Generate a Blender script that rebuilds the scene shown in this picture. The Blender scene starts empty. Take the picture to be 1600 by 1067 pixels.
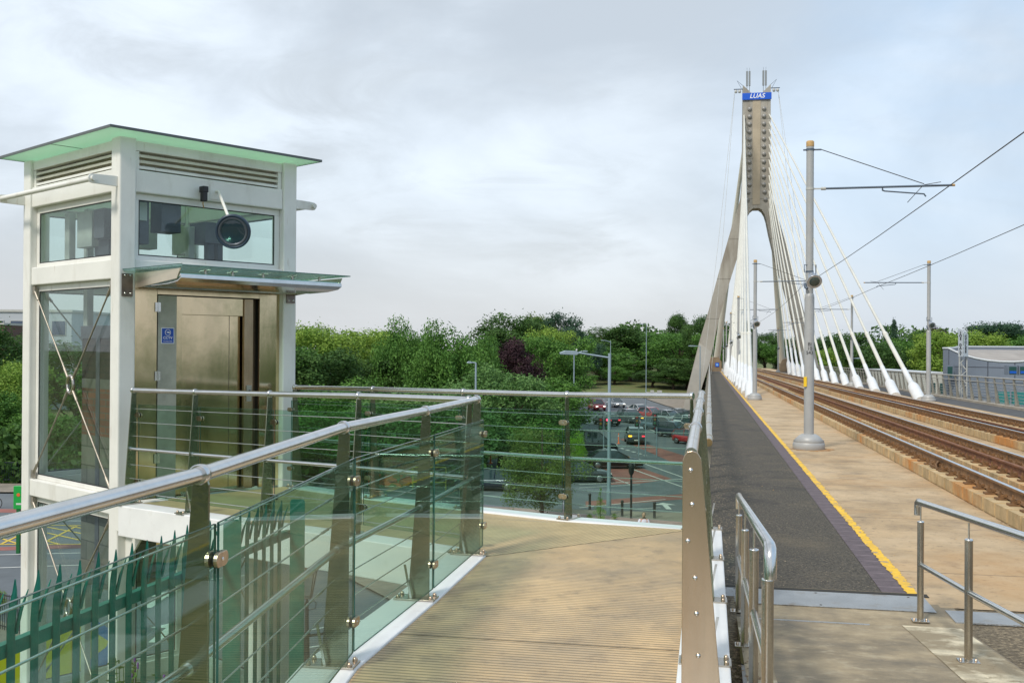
import bpy, math, random
import numpy as np
from mathutils import Vector, Matrix
random.seed(7); RNG = np.random.default_rng(11)
scene = bpy.context.scene
rad = math.radians
# ------------------------------------------------------------------ camera
FOC = 1615.0; PITCH = rad(.25); ROLL = rad(-.35); CAMZ = 1.6
cp, sp, cr, sr = math.cos(PITCH), math.sin(PITCH), math.cos(ROLL), math.sin(ROLL)
ROT = np.array([[cr, -sr, 0], [sr, cr, 0], [0, 0, 1]]) @ np.array([[1, 0, 0], [0, -sp, cp], [0, cp, sp]])
cam = bpy.data.cameras.new('camera'); camo = bpy.data.objects.new('camera', cam)
scene.collection.objects.link(camo); scene.camera = camo
cam.sensor_width = 36; cam.lens = FOC / 1600 * 36; cam.clip_end = 4000; cam.clip_start = .05
mw = Matrix.Identity(4)
for i in range(3):
    mw[i][0] = ROT[0][i]; mw[i][1] = ROT[1][i]; mw[i][2] = -ROT[2][i]
mw[2][3] = CAMZ
camo.matrix_world = mw
# ------------------------------------------------------------------ light and sky
SUN_EL, SUN_AZ = rad(46), rad(215)          # azimuth clockwise from +Y (behind, to the left)
sd = Vector((math.sin(SUN_AZ) * math.cos(SUN_EL), math.cos(SUN_AZ) * math.cos(SUN_EL), math.sin(SUN_EL)))
sl = bpy.data.lights.new('sun', 'SUN'); sl.energy = 2.6; sl.angle = rad(9); sl.color = (1, .94, .85)
so = bpy.data.objects.new('sun', sl); scene.collection.objects.link(so)
so.rotation_euler = (-sd).to_track_quat('-Z', 'Y').to_euler(); so.location = (0, -20, 60)
W = bpy.data.worlds.new('World'); scene.world = W; W.use_nodes = True
nt = W.node_tree; N = nt.nodes; L = nt.links; N.clear()
out = N.new('ShaderNodeOutputWorld'); bg = N.new('ShaderNodeBackground'); L.new(bg.outputs[0], out.inputs[0])
sky = N.new('ShaderNodeTexSky'); sky.sky_type = 'NISHITA'; sky.sun_disc = False
sky.sun_elevation = SUN_EL; sky.sun_rotation = SUN_AZ; sky.air_density = 1.2; sky.dust_density = 1.5
tc = N.new('ShaderNodeTexCoord')
def cloud(scale, det, loc, lo, hi, sc=(1, 1, 2.2), rough=.55, dist=.4):
    m = N.new('ShaderNodeMapping'); m.inputs['Scale'].default_value = sc; m.inputs['Location'].default_value = loc
    L.new(tc.outputs['Generated'], m.inputs[0])
    n = N.new('ShaderNodeTexNoise'); n.inputs['Scale'].default_value = scale; n.inputs['Detail'].default_value = det
    n.inputs['Roughness'].default_value = rough; n.inputs['Distortion'].default_value = dist
    L.new(m.outputs[0], n.inputs['Vector'])
    r = N.new('ShaderNodeMapRange'); r.interpolation_type = 'SMOOTHSTEP'
    r.inputs['From Min'].default_value = lo; r.inputs['From Max'].default_value = hi
    L.new(n.outputs['Fac'], r.inputs['Value']); return r.outputs[0]
def mixc(fac, a, b):
    m = N.new('ShaderNodeMix'); m.data_type = 'RGBA'
    for s, v in ((m.inputs[0], fac), (m.inputs[6], a), (m.inputs[7], b)):
        if isinstance(v, (int, float)): s.default_value = v
        elif isinstance(v, tuple): s.default_value = (*v, 1)
        else: L.new(v, s)
    return m.outputs[2]
SK = 12.4   # cloud radiance in the sky texture's own units; the Background strength below brings both down
def k(c): return tuple(x * SK for x in c)
sep = N.new('ShaderNodeSeparateXYZ'); L.new(tc.outputs['Generated'], sep.inputs[0])
base = mixc(cloud(1.7, 7, (3.1, 1.7, .4), .41, .66), k((.48, .535, .595)), k((.73, .805, .885)))
base = mixc(cloud(4.6, 8, (.3, 5.2, 2.0), .45, .75, (1, 1, 3.0), .6, .8), base, k((.52, .57, .62)))
azr = N.new('ShaderNodeMapRange'); azr.inputs['From Min'].default_value = .12; azr.inputs['From Max'].default_value = .5
azr.interpolation_type = 'SMOOTHSTEP'; L.new(sep.outputs[0], azr.inputs['Value'])
thin = N.new('ShaderNodeMath'); thin.operation = 'MULTIPLY'
L.new(azr.outputs[0], thin.inputs[0]); L.new(cloud(1.8, 5, (7, 1, 3), .28, .62), thin.inputs[1])
base = mixc(thin.outputs[0], base, k((.40, .57, .78)))
hz = N.new('ShaderNodeMapRange'); hz.inputs['From Min'].default_value = .0; hz.inputs['From Max'].default_value = .17
hz.inputs['To Min'].default_value = .6; hz.inputs['To Max'].default_value = 0; hz.interpolation_type = 'SMOOTHSTEP'
L.new(sep.outputs[2], hz.inputs['Value'])
base = mixc(hz.outputs[0], base, k((.545, .545, .55)))
final = mixc(.88, sky.outputs[0], base)
L.new(final, bg.inputs['Color']); bg.inputs['Strength'].default_value = .1
scene.view_settings.view_transform = 'Standard'; scene.view_settings.look = 'None'
scene.view_settings.exposure = .12; scene.view_settings.gamma = 1
scene.render.engine = 'CYCLES'
scene.cycles.transparent_max_bounces = 24; scene.cycles.max_bounces = 8
# ------------------------------------------------------------------ helpers
def G(px, py, z=-8.0):
    """pixel of the photograph -> point at height z"""
    d = ROT.T @ np.array([(px - 800) / FOC, (533.5 - py) / FOC, 1.0])
    t = (z - CAMZ) / d[2]
    return Vector((d[0] * t, d[1] * t, z))
def AT(px, py, Y):
    """pixel of the photograph -> point at distance Y ahead"""
    d = ROT.T @ np.array([(px - 800) / FOC, (533.5 - py) / FOC, 1.0])
    t = Y / d[1]
    return Vector((d[0] * t, Y, CAMZ + d[2] * t))
V = Vector
def T(o, label=None, cat=None, group=None, kind=None):
    if label: o['label'] = label
    if cat: o['category'] = cat
    if group: o['group'] = group
    if kind: o['kind'] = kind
    return o
ORG = {}
def thing(name, label, cat, loc=(0, 0, 0), group=None, kind=None):
    o = bpy.data.objects.new(name, None); scene.collection.objects.link(o)
    o.empty_display_size = .2; o.location = loc; ORG[o.name] = V(loc)
    return T(o, label, cat, group, kind)
class MB:
    def __init__(s): s.v = []; s.f = []; s.sm = []
    def add(s, vs, fs, smooth=False):
        b = len(s.v); s.v += [tuple(p) for p in vs]; s.f += [tuple(i + b for i in f) for f in fs]; s.sm += [smooth] * len(fs); return s
    def box(s, o, X, Y, Z, xr, yr, zr):
        o, X, Y, Z = V(o), V(X), V(Y), V(Z)
        vs = [o + X * x + Y * y + Z * z for z in zr for y in yr for x in xr]
        fs = [(0, 2, 3, 1), (4, 5, 7, 6), (0, 1, 5, 4), (2, 6, 7, 3), (0, 4, 6, 2), (1, 3, 7, 5)]
        if X.cross(Y).dot(Z) < 0: fs = [f[::-1] for f in fs]
        return s.add(vs, fs)
    def cube(s, a, b): return s.box((0, 0, 0), (1, 0, 0), (0, 1, 0), (0, 0, 1), (a[0], b[0]), (a[1], b[1]), (a[2], b[2]))
    def pipe(s, pts, r, n=12, caps=True, closed=False):
        pts = [V(p) for p in pts]; rs = r if isinstance(r, (list, tuple)) else [r] * len(pts)
        vs = []; prev = None
        for i, p in enumerate(pts):
            a = pts[i] - pts[i - 1] if i else pts[1] - pts[0]
            c = pts[i + 1] - pts[i] if i < len(pts) - 1 else a
            d = (a.normalized() + c.normalized())
            d = d.normalized() if d.length > 1e-6 else a.normalized()
            if prev is None:
                u = d.cross(V((0, 0, 1)));
                if u.length < 1e-3: u = d.cross(V((0, 1, 0)))
                u.normalize()
            else:
                u = prev - d * prev.dot(d); u.normalize()
            prev = u; w = d.cross(u)
            ms = 1 / max(.35, math.sqrt(max(0, (1 + a.normalized().dot(c.normalized())) / 2)))
            for j in range(n):
                t = 2 * math.pi * j / n
                vs.append(p + (u * math.cos(t) + w * math.sin(t)) * rs[i] * (ms if 0 < i < len(pts) - 1 else 1))
        fs = [(i * n + j, i * n + (j + 1) % n, (i + 1) * n + (j + 1) % n, (i + 1) * n + j) for i in range(len(pts) - 1) for j in range(n)]
        s.add(vs, fs, True)
        if caps:
            m = len(pts) - 1
            s.add([vs[j] for j in range(n)], [tuple(range(n))[::-1]]); s.add([vs[m * n + j] for j in range(n)], [tuple(range(n))])
        return s
    def prism(s, pts, vec):
        pts = [V(p) for p in pts]; vec = V(vec); n = len(pts)
        nm = V((0, 0, 0))
        for i in range(n): nm += (pts[i] - pts[0]).cross(pts[(i + 1) % n] - pts[0])
        if nm.dot(vec) < 0: pts = pts[::-1]
        vs = pts + [p + vec for p in pts]
        return s.add(vs, [tuple(range(n))[::-1], tuple(range(n, 2 * n))] + [(i, (i + 1) % n, n + (i + 1) % n, n + i) for i in range(n)])
    def poly(s, pts): return s.add(pts, [tuple(range(len(pts)))])
    def lathe(s, o, prof, axis=(0, 0, 1), n=20, smooth=True):
        ax = V(axis).normalized(); o = V(o)
        u = ax.cross(V((0, 0, 1)));
        if u.length < 1e-3: u = V((1, 0, 0))
        u.normalize(); w = ax.cross(u)
        vs = [o + ax * h + (u * math.cos(2 * math.pi * j / n) + w * math.sin(2 * math.pi * j / n)) * r for r, h in prof for j in range(n)]
        fs = [(i * n + j, i * n + (j + 1) % n, (i + 1) * n + (j + 1) % n, (i + 1) * n + j) for i in range(len(prof) - 1) for j in range(n)]
        s.add(vs, fs, smooth)
        s.add(vs[:n], [tuple(range(n))[::-1]]); s.add(vs[-n:], [tuple(range(n))]); return s
    def ball(s, c, r, n=10): 
        c = V(c); rr = r if isinstance(r, (tuple, list)) else (r, r, r); vs = []; m = n // 2 + 1
        for i in range(m + 1):
            for j in range(n):
                a = math.pi * i / m; b = 2 * math.pi * j / n
                vs.append(c + V((math.sin(a) * math.cos(b) * rr[0], math.sin(a) * math.sin(b) * rr[1], math.cos(a) * rr[2])))
        return s.add(vs, [(i * n + j, (i + 1) * n + j, (i + 1) * n + (j + 1) % n, i * n + (j + 1) % n) for i in range(m) for j in range(n)], True)
    def build(s, name, mat, parent=None, bevel=0, seg=2):
        me = bpy.data.meshes.new(name)
        if parent is not None:
            r = parent
            while r.parent: r = r.parent
            og = ORG.get(r.name, V((0, 0, 0)))
        else:
            a = np.array(s.v); og = V(((a[:, 0].min() + a[:, 0].max()) / 2, (a[:, 1].min() + a[:, 1].max()) / 2, a[:, 2].min()))
        me.from_pydata([(x - og.x, y - og.y, z - og.z) for x, y, z in s.v], [], s.f)
        me.polygons.foreach_set('use_smooth', s.sm)
        me.materials.append(mat); me.update()
        o = bpy.data.objects.new(name, me); scene.collection.objects.link(o)
        if parent is not None: o.parent = parent
        else: o.location = og; ORG[o.name] = og
        if bevel:
            b = o.modifiers.new('bevel', 'BEVEL'); b.width = bevel; b.segments = seg; b.limit_method = 'ANGLE'; b.angle_limit = rad(40)
        return o
def copy_tree(o, label=None, parent=None):
    c = o.copy(); scene.collection.objects.link(c); c.parent = parent
    if label: c['label'] = label
    for ch in list(o.children): copy_tree(ch, None, c)
    return c
def text_mesh(s, size, mat, name, parent, o, X, Y, ext=.004, shear=0, align='CENTER', bold=0):
    """lettering as a thin mesh; X = reading direction, Y = up the letters"""
    cu = bpy.data.curves.new(name, 'FONT'); cu.body = s; cu.size = size; cu.align_x = align; cu.align_y = 'CENTER'
    cu.extrude = ext; cu.shear = shear; cu.offset = bold; cu.space_line = .9
    t = bpy.data.objects.new(name + '_t', cu); scene.collection.objects.link(t)
    dg = bpy.context.evaluated_depsgraph_get(); me = bpy.data.meshes.new_from_object(t.evaluated_get(dg))
    bpy.data.objects.remove(t); me.name = name
    X = V(X).normalized(); Y = V(Y).normalized(); Z = X.cross(Y)
    r = parent
    while r.parent: r = r.parent
    og = ORG.get(r.name, V((0, 0, 0))); o = V(o)
    for v in me.vertices:
        c = v.co; v.co = o + X * c.x + Y * c.y + Z * c.z - og
    me.materials.clear(); me.materials.append(mat)
    ob = bpy.data.objects.new(name, me); scene.collection.objects.link(ob); ob.parent = parent
    return ob
# ------------------------------------------------------------------ materials
def mat(name, col, rough=.6, metal=0, var=0, vscale=3, vcol=None, bump=0, bscale=40, spec=.5, emit=None, est=1, stretch=(1, 1, 1), vlo=.35, vhi=.65, coat=0):
    m = bpy.data.materials.new(name); m.use_nodes = True; n = m.node_tree.nodes; l = m.node_tree.links
    p = n['Principled BSDF']; p.inputs['Base Color'].default_value = (*col, 1); p.inputs['Roughness'].default_value = rough
    p.inputs['Metallic'].default_value = metal; p.inputs['Specular IOR Level'].default_value = spec
    if coat: p.inputs['Coat Weight'].default_value = coat; p.inputs['Coat Roughness'].default_value = .05
    if emit: p.inputs['Emission Color'].default_value = (*emit, 1); p.inputs['Emission Strength'].default_value = est
    g = n.new('ShaderNodeNewGeometry'); mp = n.new('ShaderNodeMapping'); mp.inputs['Scale'].default_value = stretch
    l.new(g.outputs['Position'], mp.inputs[0])
    if var or vcol:
        t = n.new('ShaderNodeTexNoise'); t.inputs['Scale'].default_value = vscale; t.inputs['Detail'].default_value = 8
        t.inputs['Roughness'].default_value = .62; l.new(mp.outputs[0], t.inputs['Vector'])
        r = n.new('ShaderNodeMapRange'); r.inputs['From Min'].default_value = vlo; r.inputs['From Max'].default_value = vhi
        l.new(t.outputs['Fac'], r.inputs['Value'])
        mx = n.new('ShaderNodeMix'); mx.data_type = 'RGBA'; l.new(r.outputs[0], mx.inputs[0])
        c2 = vcol or tuple(min(1, c * (1 + var)) for c in col); c1 = col if vcol else tuple(c * (1 - var) for c in col)
        mx.inputs[6].default_value = (*c1, 1); mx.inputs[7].default_value = (*c2, 1)
        l.new(mx.outputs[2], p.inputs['Base Color'])
        m['mx'] = 1
    if bump:
        t = n.new('ShaderNodeTexNoise'); t.inputs['Scale'].default_value = bscale; t.inputs['Detail'].default_value = 5
        l.new(mp.outputs[0], t.inputs['Vector'])
        b = n.new('ShaderNodeBump'); b.inputs['Strength'].default_value = bump; b.inputs['Distance'].default_value = .02
        l.new(t.outputs['Fac'], b.inputs['Height']); l.new(b.outputs[0], p.inputs['Normal'])
    return m
def glass(name, tint, gloss=1.0, haze=0, hcol=(.7, .8, .75)):
    m = bpy.data.materials.new(name); m.use_nodes = True; n = m.node_tree.nodes; l = m.node_tree.links; n.clear()
    o = n.new('ShaderNodeOutputMaterial'); tr = n.new('ShaderNodeBsdfTransparent'); tr.inputs[0].default_value = (*tint, 1)
    gl = n.new('ShaderNodeBsdfGlossy'); gl.inputs['Roughness'].default_value = .01; gl.inputs[0].default_value = (gloss, gloss, gloss, 1)
    g = n.new('ShaderNodeNewGeometry'); d = n.new('ShaderNodeVectorMath'); d.operation = 'DOT_PRODUCT'
    l.new(g.outputs['Incoming'], d.inputs[0]); l.new(g.outputs['Normal'], d.inputs[1])
    def M(op, a, b):
        q = n.new('ShaderNodeMath'); q.operation = op
        for i, x in enumerate((a, b)):
            if x is None: continue
            if isinstance(x, (int, float)): q.inputs[i].default_value = x
            else: l.new(x, q.inputs[i])
        return q.outputs[0]
    f0 = M('MULTIPLY_ADD', M('POWER', M('SUBTRACT', 1.0, M('ABSOLUTE', d.outputs['Value'], None)), 5.0), .95)
    f0.node.inputs[2].default_value = .045
    mx = n.new('ShaderNodeMixShader'); l.new(f0, mx.inputs[0]); l.new(tr.outputs[0], mx.inputs[1]); l.new(gl.outputs[0], mx.inputs[2])
    last = mx.outputs[0]
    if haze:
        df = n.new('ShaderNodeBsdfTranslucent'); df.inputs[0].default_value = (*hcol, 1)
        d2 = n.new('ShaderNodeBsdfDiffuse'); d2.inputs[0].default_value = (*hcol, 1)
        a = n.new('ShaderNodeAddShader'); m1 = n.new('ShaderNodeMixShader'); m1.inputs[0].default_value = .5
        l.new(df.outputs[0], m1.inputs[1]); l.new(d2.outputs[0], m1.inputs[2])
        m2 = n.new('ShaderNodeMixShader'); m2.inputs[0].default_value = haze
        l.new(last, m2.inputs[1]); l.new(m1.outputs[0], m2.inputs[2]); last = m2.outputs[0]
    l.new(last, o.inputs[0]); return m
def pattern(m, kind, **kw):
    """multiply a linear groove/joint pattern over a material's colour and bump"""
    n = m.node_tree.nodes; l = m.node_tree.links; p = n['Principled BSDF']
    g = n.new('ShaderNodeNewGeometry'); d = n.new('ShaderNodeVectorMath'); d.operation = 'DOT_PRODUCT'
    l.new(g.outputs['Position'], d.inputs[0]); d.inputs[1].default_value = kw['dir']
    mu = n.new('ShaderNodeMath'); mu.operation = 'MULTIPLY'; mu.inputs[1].default_value = 1 / kw['pitch']; l.new(d.outputs['Value'], mu.inputs[0])
    fr = n.new('ShaderNodeMath'); fr.operation = 'FRACT'; l.new(mu.outputs[0], fr.inputs[0])
    pp = n.new('ShaderNodeMath'); pp.operation = 'PINGPONG'; pp.inputs[1].default_value = .5; l.new(fr.outputs[0], pp.inputs[0])
    r = n.new('ShaderNodeMapRange'); r.interpolation_type = 'SMOOTHSTEP'
    r.inputs['From Min'].default_value = kw.get('lo', .05); r.inputs['From Max'].default_value = kw.get('hi', .2); l.new(pp.outputs[0], r.inputs['Value'])
    src = p.inputs['Base Color'].links[0].from_socket if p.inputs['Base Color'].is_linked else None
    mx = n.new('ShaderNodeMix'); mx.data_type = 'RGBA'; mx.blend_type = 'MULTIPLY'; mx.inputs[0].default_value = 1
    rr = n.new('ShaderNodeMapRange'); rr.inputs['To Min'].default_value = kw.get('dark', .6); rr.inputs['To Max'].default_value = 1; l.new(r.outputs[0], rr.inputs['Value'])
    if src: l.new(src, mx.inputs[6])
    else: mx.inputs[6].default_value = p.inputs['Base Color'].default_value
    l.new(rr.outputs[0], mx.inputs[7]); l.new(mx.outputs[2], p.inputs['Base Color'])
    if kw.get('bump'):
        b = n.new('ShaderNodeBump'); b.inputs['Strength'].default_value = kw['bump']; b.inputs['Distance'].default_value = kw.get('dist', .004)
        l.new(r.outputs[0], b.inputs['Height'])
        if p.inputs['Normal'].is_linked: l.new(p.inputs['Normal'].links[0].from_socket, b.inputs['Normal'])
        l.new(b.outputs[0], p.inputs['Normal'])
    return m
def stains(m, col, scale, lo, hi, stretch=(1, 1, 1), amt=1.0, off=(0, 0, 0)):
    n = m.node_tree.nodes; l = m.node_tree.links; p = n['Principled BSDF']
    g = n.new('ShaderNodeNewGeometry'); mp = n.new('ShaderNodeMapping'); mp.inputs['Scale'].default_value = stretch; mp.inputs['Location'].default_value = off
    l.new(g.outputs['Position'], mp.inputs[0])
    t = n.new('ShaderNodeTexNoise'); t.inputs['Scale'].default_value = scale; t.inputs['Detail'].default_value = 7; t.inputs['Roughness'].default_value = .65
    l.new(mp.outputs[0], t.inputs['Vector'])
    r = n.new('ShaderNodeMapRange'); r.inputs['From Min'].default_value = lo; r.inputs['From Max'].default_value = hi; r.inputs['To Max'].default_value = amt
    l.new(t.outputs['Fac'], r.inputs['Value'])
    src = p.inputs['Base Color'].links[0].from_socket if p.inputs['Base Color'].is_linked else None
    mx = n.new('ShaderNodeMix'); mx.data_type = 'RGBA'; l.new(r.outputs[0], mx.inputs[0])
    if src: l.new(src, mx.inputs[6])
    else: mx.inputs[6].default_value = p.inputs['Base Color'].default_value
    mx.inputs[7].default_value = (*col, 1); l.new(mx.outputs[2], p.inputs['Base Color']); return m
def brick(name, c1, c2, mort, sc, w=.5, h=.25, ms=.02, rough=.85, rot=None, bump=.4):
    m = bpy.data.materials.new(name); m.use_nodes = True; n = m.node_tree.nodes; l = m.node_tree.links
    p = n['Principled BSDF']; p.inputs['Roughness'].default_value = rough
    g = n.new('ShaderNodeNewGeometry'); mp = n.new('ShaderNodeMapping'); l.new(g.outputs['Position'], mp.inputs[0])
    if rot: mp.inputs['Rotation'].default_value = rot
    b = n.new('ShaderNodeTexBrick'); b.inputs['Scale'].default_value = sc; b.inputs['Color1'].default_value = (*c1, 1); b.inputs['Color2'].default_value = (*c2, 1)
    b.inputs['Mortar'].default_value = (*mort, 1); b.inputs['Mortar Size'].default_value = ms; b.inputs['Brick Width'].default_value = w; b.inputs['Row Height'].default_value = h
    l.new(mp.outputs[0], b.inputs['Vector'])
    t = n.new('ShaderNodeTexNoise'); t.inputs['Scale'].default_value = 6; t.inputs['Detail'].default_value = 6; l.new(g.outputs['Position'], t.inputs['Vector'])
    r = n.new('ShaderNodeMapRange'); r.inputs['To Min'].default_value = .65; r.inputs['To Max'].default_value = 1.3; l.new(t.outputs['Fac'], r.inputs['Value'])
    mx = n.new('ShaderNodeMix'); mx.data_type = 'RGBA'; mx.blend_type = 'MULTIPLY'; mx.inputs[0].default_value = 1
    l.new(b.outputs['Color'], mx.inputs[6]); l.new(r.outputs[0], mx.inputs[7]); l.new(mx.outputs[2], p.inputs['Base Color'])
    bp = n.new('ShaderNodeBump'); bp.inputs['Strength'].default_value = bump; bp.inputs['Distance'].default_value = .01; bp.invert = True
    l.new(b.outputs['Fac'], bp.inputs['Height']); l.new(bp.outputs[0], p.inputs['Normal']); return m
AZ = rad(10.83); US = V((math.sin(AZ), math.cos(AZ), 0)); UT = V((math.cos(AZ), -math.sin(AZ), 0))
UZ = V((0, 0, 1))
BA = rad(-47.75); UA = V((math.sin(BA), math.cos(BA), 0)); UB = V((math.cos(BA), -math.sin(BA), 0))   # lift tower axes
LA = math.atan2(-.805, .593); UL = V((math.sin(LA), math.cos(LA), 0))
ENDPL = stains(mat('end_plate_steel', (.58, .46, .34), .27, 1, .10, 3, bump=.04, bscale=30, stretch=(1, 1, .12)), (.40, .30, .20), 4, .5, .75, (1, 1, .5), .6)
BRACE = mat('brace_steel', (.40, .36, .30), .5, .8, .2, 6)
STEEL = mat('brushed_steel', (.50, .46, .40), .26, 1, .16, 3, bump=.06, bscale=60)
STEELB = mat('polished_steel', (.68, .67, .65), .2, 1, .07, 8)
STEELD = stains(mat('fin_steel', (.27, .29, .215), .2, 1, .16, 2, bump=.08, bscale=30), (.22, .15, .08), 5, .6, .85, (1, 1, .3), .5)
DOORST = stains(mat('door_steel', (.72, .58, .38), .13, 1, .12, 1.2, stretch=(1, 1, .25), bump=.16, bscale=2.2), (.30, .29, .15), 1.6, .42, .75)
ZINC = mat('dull_galvanised_panel', (.40, .40, .33), .5, .75, .14, 5)
BRONZE = mat('stained_clamp', (.56, .43, .31), .3, 1, .2, 30)
WHITE = stains(mat('white_paint', (.76, .75, .70), .42, 0, .05, 2, bump=.04, bscale=15), (.42, .37, .28), 2.8, .54, .85, (1, 1, .25), .55)
WHITE = stains(WHITE, (.34, .22, .10), 8, .64, .8, (1.5, 1.5, .3), .6)
WHITE2 = stains(mat('white_beam_paint', (.80, .80, .79), .35, 0, .04, 3), (.42, .36, .28), 9, .60, .85, (1, 1, 1), .4)
LOUV = mat('louvre_cream', (.62, .59, .48), .5, 0, .1, 4)
SLOTDK = mat('slot_dark', (.05, .045, .035), .8, 0)
GLG = glass('green_safety_glass', (.785, .915, .86), .55)
GLW = glass('window_glass', (.92, .975, .955), .8)
GLR = glass('roof_glass_frosted', (.80, .93, .82), .6, .72, (.66, .88, .70))
GLC = glass('canopy_glass', (.62, .82, .78), .9, .12, (.6, .75, .7))
GEDGE = mat('glass_edge', (.03, .10, .08), .2, 0)
BLACKR = mat('black_rubber', (.02, .02, .022), .6)
DARKM = mat('dark_metal', (.035, .045, .055), .38, .3, .15, 6)
MACH = mat('machinery_grey', (.09, .09, .11), .6, .2, .2, 6)
LGREY = mat('light_grey_casing', (.45, .45, .42), .5, .1, .1, 6)
GREENP = mat('palisade_green', (.008, .165, .115), .42, 0, .25, 5, bump=.1)
CONC = stains(mat('tan_concrete', (.42, .30, .17), .82, 0, .22, 1.4, bump=.35, bscale=45), (.56, .42, .26), .8, .42, .68)
CONC = stains(CONC, (.15, .12, .09), 2.1, .55, .75, (1, 1, 1), .6)
CONC = stains(CONC, (.17, .13, .09), 14, .57, .66, (1, 1, 1), .55)
CONC = stains(CONC, (.42, .23, .08), .42, .52, .70, (1, 1, 1), .6, (3, 1, 0))
CONC = pattern(CONC, 'lin', dir=tuple(US), pitch=3.45, lo=.002, hi=.005, dark=.45)
PLINTH = stains(mat('plinth_concrete', (.50, .37, .20), .88, 0, .2, 3, bump=.4, bscale=30), (.22, .17, .085), 3, .5, .75, (1, 1, .4), .8)
PLINTH = stains(PLINTH, (.50, .21, .045), .5, .50, .62, (1, 1, 1), .85, (1.3, 0, 0))
RAMPC = stains(mat('ramp_concrete', (.34, .27, .17), .85, 0, .25, 3.5, bump=.4, bscale=35), (.13, .115, .09), 1.3, .42, .62, (1, 1, 1), .75)
RAMPC = stains(RAMPC, (.42, .36, .25), 7, .56, .66, (1, 1, 1), .5)
PALEC = stains(stains(mat('limewashed_concrete', (.62, .54, .38), .85, 0, .25, 6, bump=.5, bscale=30), (.30, .24, .15), 1.9, .42, .54), (.20, .15, .08), 9, .55, .64, (1, 1, 1), .7)
ASPH = stains(mat('footway_asphalt', (.076, .066, .05), .92, 0, .6, 42, bump=.8, bscale=70, vlo=.36, vhi=.64), (.30, .24, .16), 40, .59, .65, (1, 1, 1), .8)
ASPH = stains(ASPH, (.21, .165, .10), 1.3, .52, .80, (1, 1, 1), .5)
ASPH = stains(ASPH, (.035, .033, .03), .7, .55, .62, (1, 1, 1), .5)
ASPD = stains(mat('old_asphalt', (.16, .125, .08), .95, 0, .5, 26, bump=1, bscale=50), (.40, .32, .20), 30, .52, .62, (1, 1, 1), .7)
YELL = stains(stains(mat('yellow_line_paint', (.80, .48, .03), .7, 0, .12, 12), (.36, .27, .17), 10, .56, .60), (.30, .2, .12), 1.5, .55, .75, (1, 1, 1), .5)
PURP = pattern(mat('purple_brick_strip', (.115, .088, .094), .8, 0, .2, 9, bump=.3), 'lin', dir=tuple(US), pitch=.3, lo=.02, hi=.05, dark=1.7)
PLATE = stains(mat('chequer_plate', (.36, .37, .37), .5, .45, .1, 3, bump=.5, bscale=70), (.25, .2, .14), 4, .55, .75)
RAILTOP = mat('worn_rail_top', (.62, .64, .67), .22, 1, .08, 6)
RAILS = mat('rusty_rail_side', (.25, .14, .065), .75, .25, .3, 8, bump=.3)
RUST = mat('rusty_guard_rail', (.22, .095, .045), .8, .1, .3, 4, bump=.3)
CLIP = mat('rusty_clip', (.18, .095, .04), .85, .1, .35, 14, bump=.3)
POLEG = stains(mat('grey_pole_paint', (.37, .375, .37), .45, .1, .05, 3), (.07, .07, .07), 9, .70, .74, (1, 1, .5), .8)
TANCAP = mat('tan_cap', (.45, .29, .12), .8, 0, .2, 12)
BRKT = mat('bracket_blue_grey', (.10, .13, .17), .5, .4)
WIREM = mat('dark_wire', (.07, .07, .07), .6, .4)
CABW = mat('cream_stay', (.66, .64, .56), .45, 0, .06, .4)
SLEEVE = stains(mat('white_stay_sleeve', (.70, .71, .71), .45, 0, .05, 1.5), (.58, .55, .42), 1.2, .55, .75, (1, 1, 1), .7)
PYL = stains(mat('pylon_concrete', (.35, .33, .285), .85, 0, .10, .25, bump=.2, bscale=4), (.23, .20, .16), .8, .47, .68, (1, 1, .22), .85)
PYL = pattern(PYL, 'lin', dir=(0, 0, 1), pitch=5.6, lo=.004, hi=.012, dark=.55)
PYLW = mat('pylon_pale_coating', (.40, .385, .345), .8, 0, .1, .5)
DECKC = mat('deck_concrete', (.34, .30, .24), .85, 0, .2, 1)
WOODP = stains(mat('plank_deck', (.64, .445, .235), .55, .0, .14, 2.2, stretch=(1, 1, 1), bump=.15, bscale=30), (.33, .26, .18), .7, .44, .62, (1, 1, 1), .65, (2.2, .4, 0))
WOODP = stains(WOODP, (.22, .165, .115), 5, .52, .72, (1, 1, 1), .6)
WOODP = stains(WOODP, (.12, .10, .08), 26, .73, .78, (1, 1, 1), .7)
WOODL = pattern(mat('landing_plank', (.52, .385, .20), .55, 0, .14, 2.4, bump=.15), 'lin', dir=tuple(UL), pitch=.042, lo=.06, hi=.26, dark=.66, bump=.8)
pattern(WOODP, 'lin', dir=tuple(US), pitch=.042, lo=.05, hi=.24, dark=.52, bump=1)
SEAM = mat('seam_shadow_gap', (.03, .027, .02), .9)
ROADM = stains(mat('street_asphalt', (.115, .13, .14), .9, 0, .14, .5, bump=.2), (.16, .175, .18), .16, .45, .7)
REDL = mat('red_cycle_surface', (.27, .105, .085), .9, 0, .2, .8)
LINE = stains(mat('road_line_white', (.58, .58, .54), .8, 0, .1, 3), (.2, .2, .2), 5, .58, .75)
LINEY = mat('road_line_yellow', (.62, .44, .06), .8, 0, .15, 3)
PAVE = stains(mat('pavement_slabs', (.25, .215, .17), .88, 0, .18, 1.2), (.17, .15, .12), .5, .5, .75)
SOILM = mat('grass_ground', (.085, .14, .028), .95, 0, .45, .35, vcol=(.15, .13, .05), bump=.4, bscale=8)
BARK = mat('bark', (.085, .06, .042), .9, 0, .3, 6, bump=.5)
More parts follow.
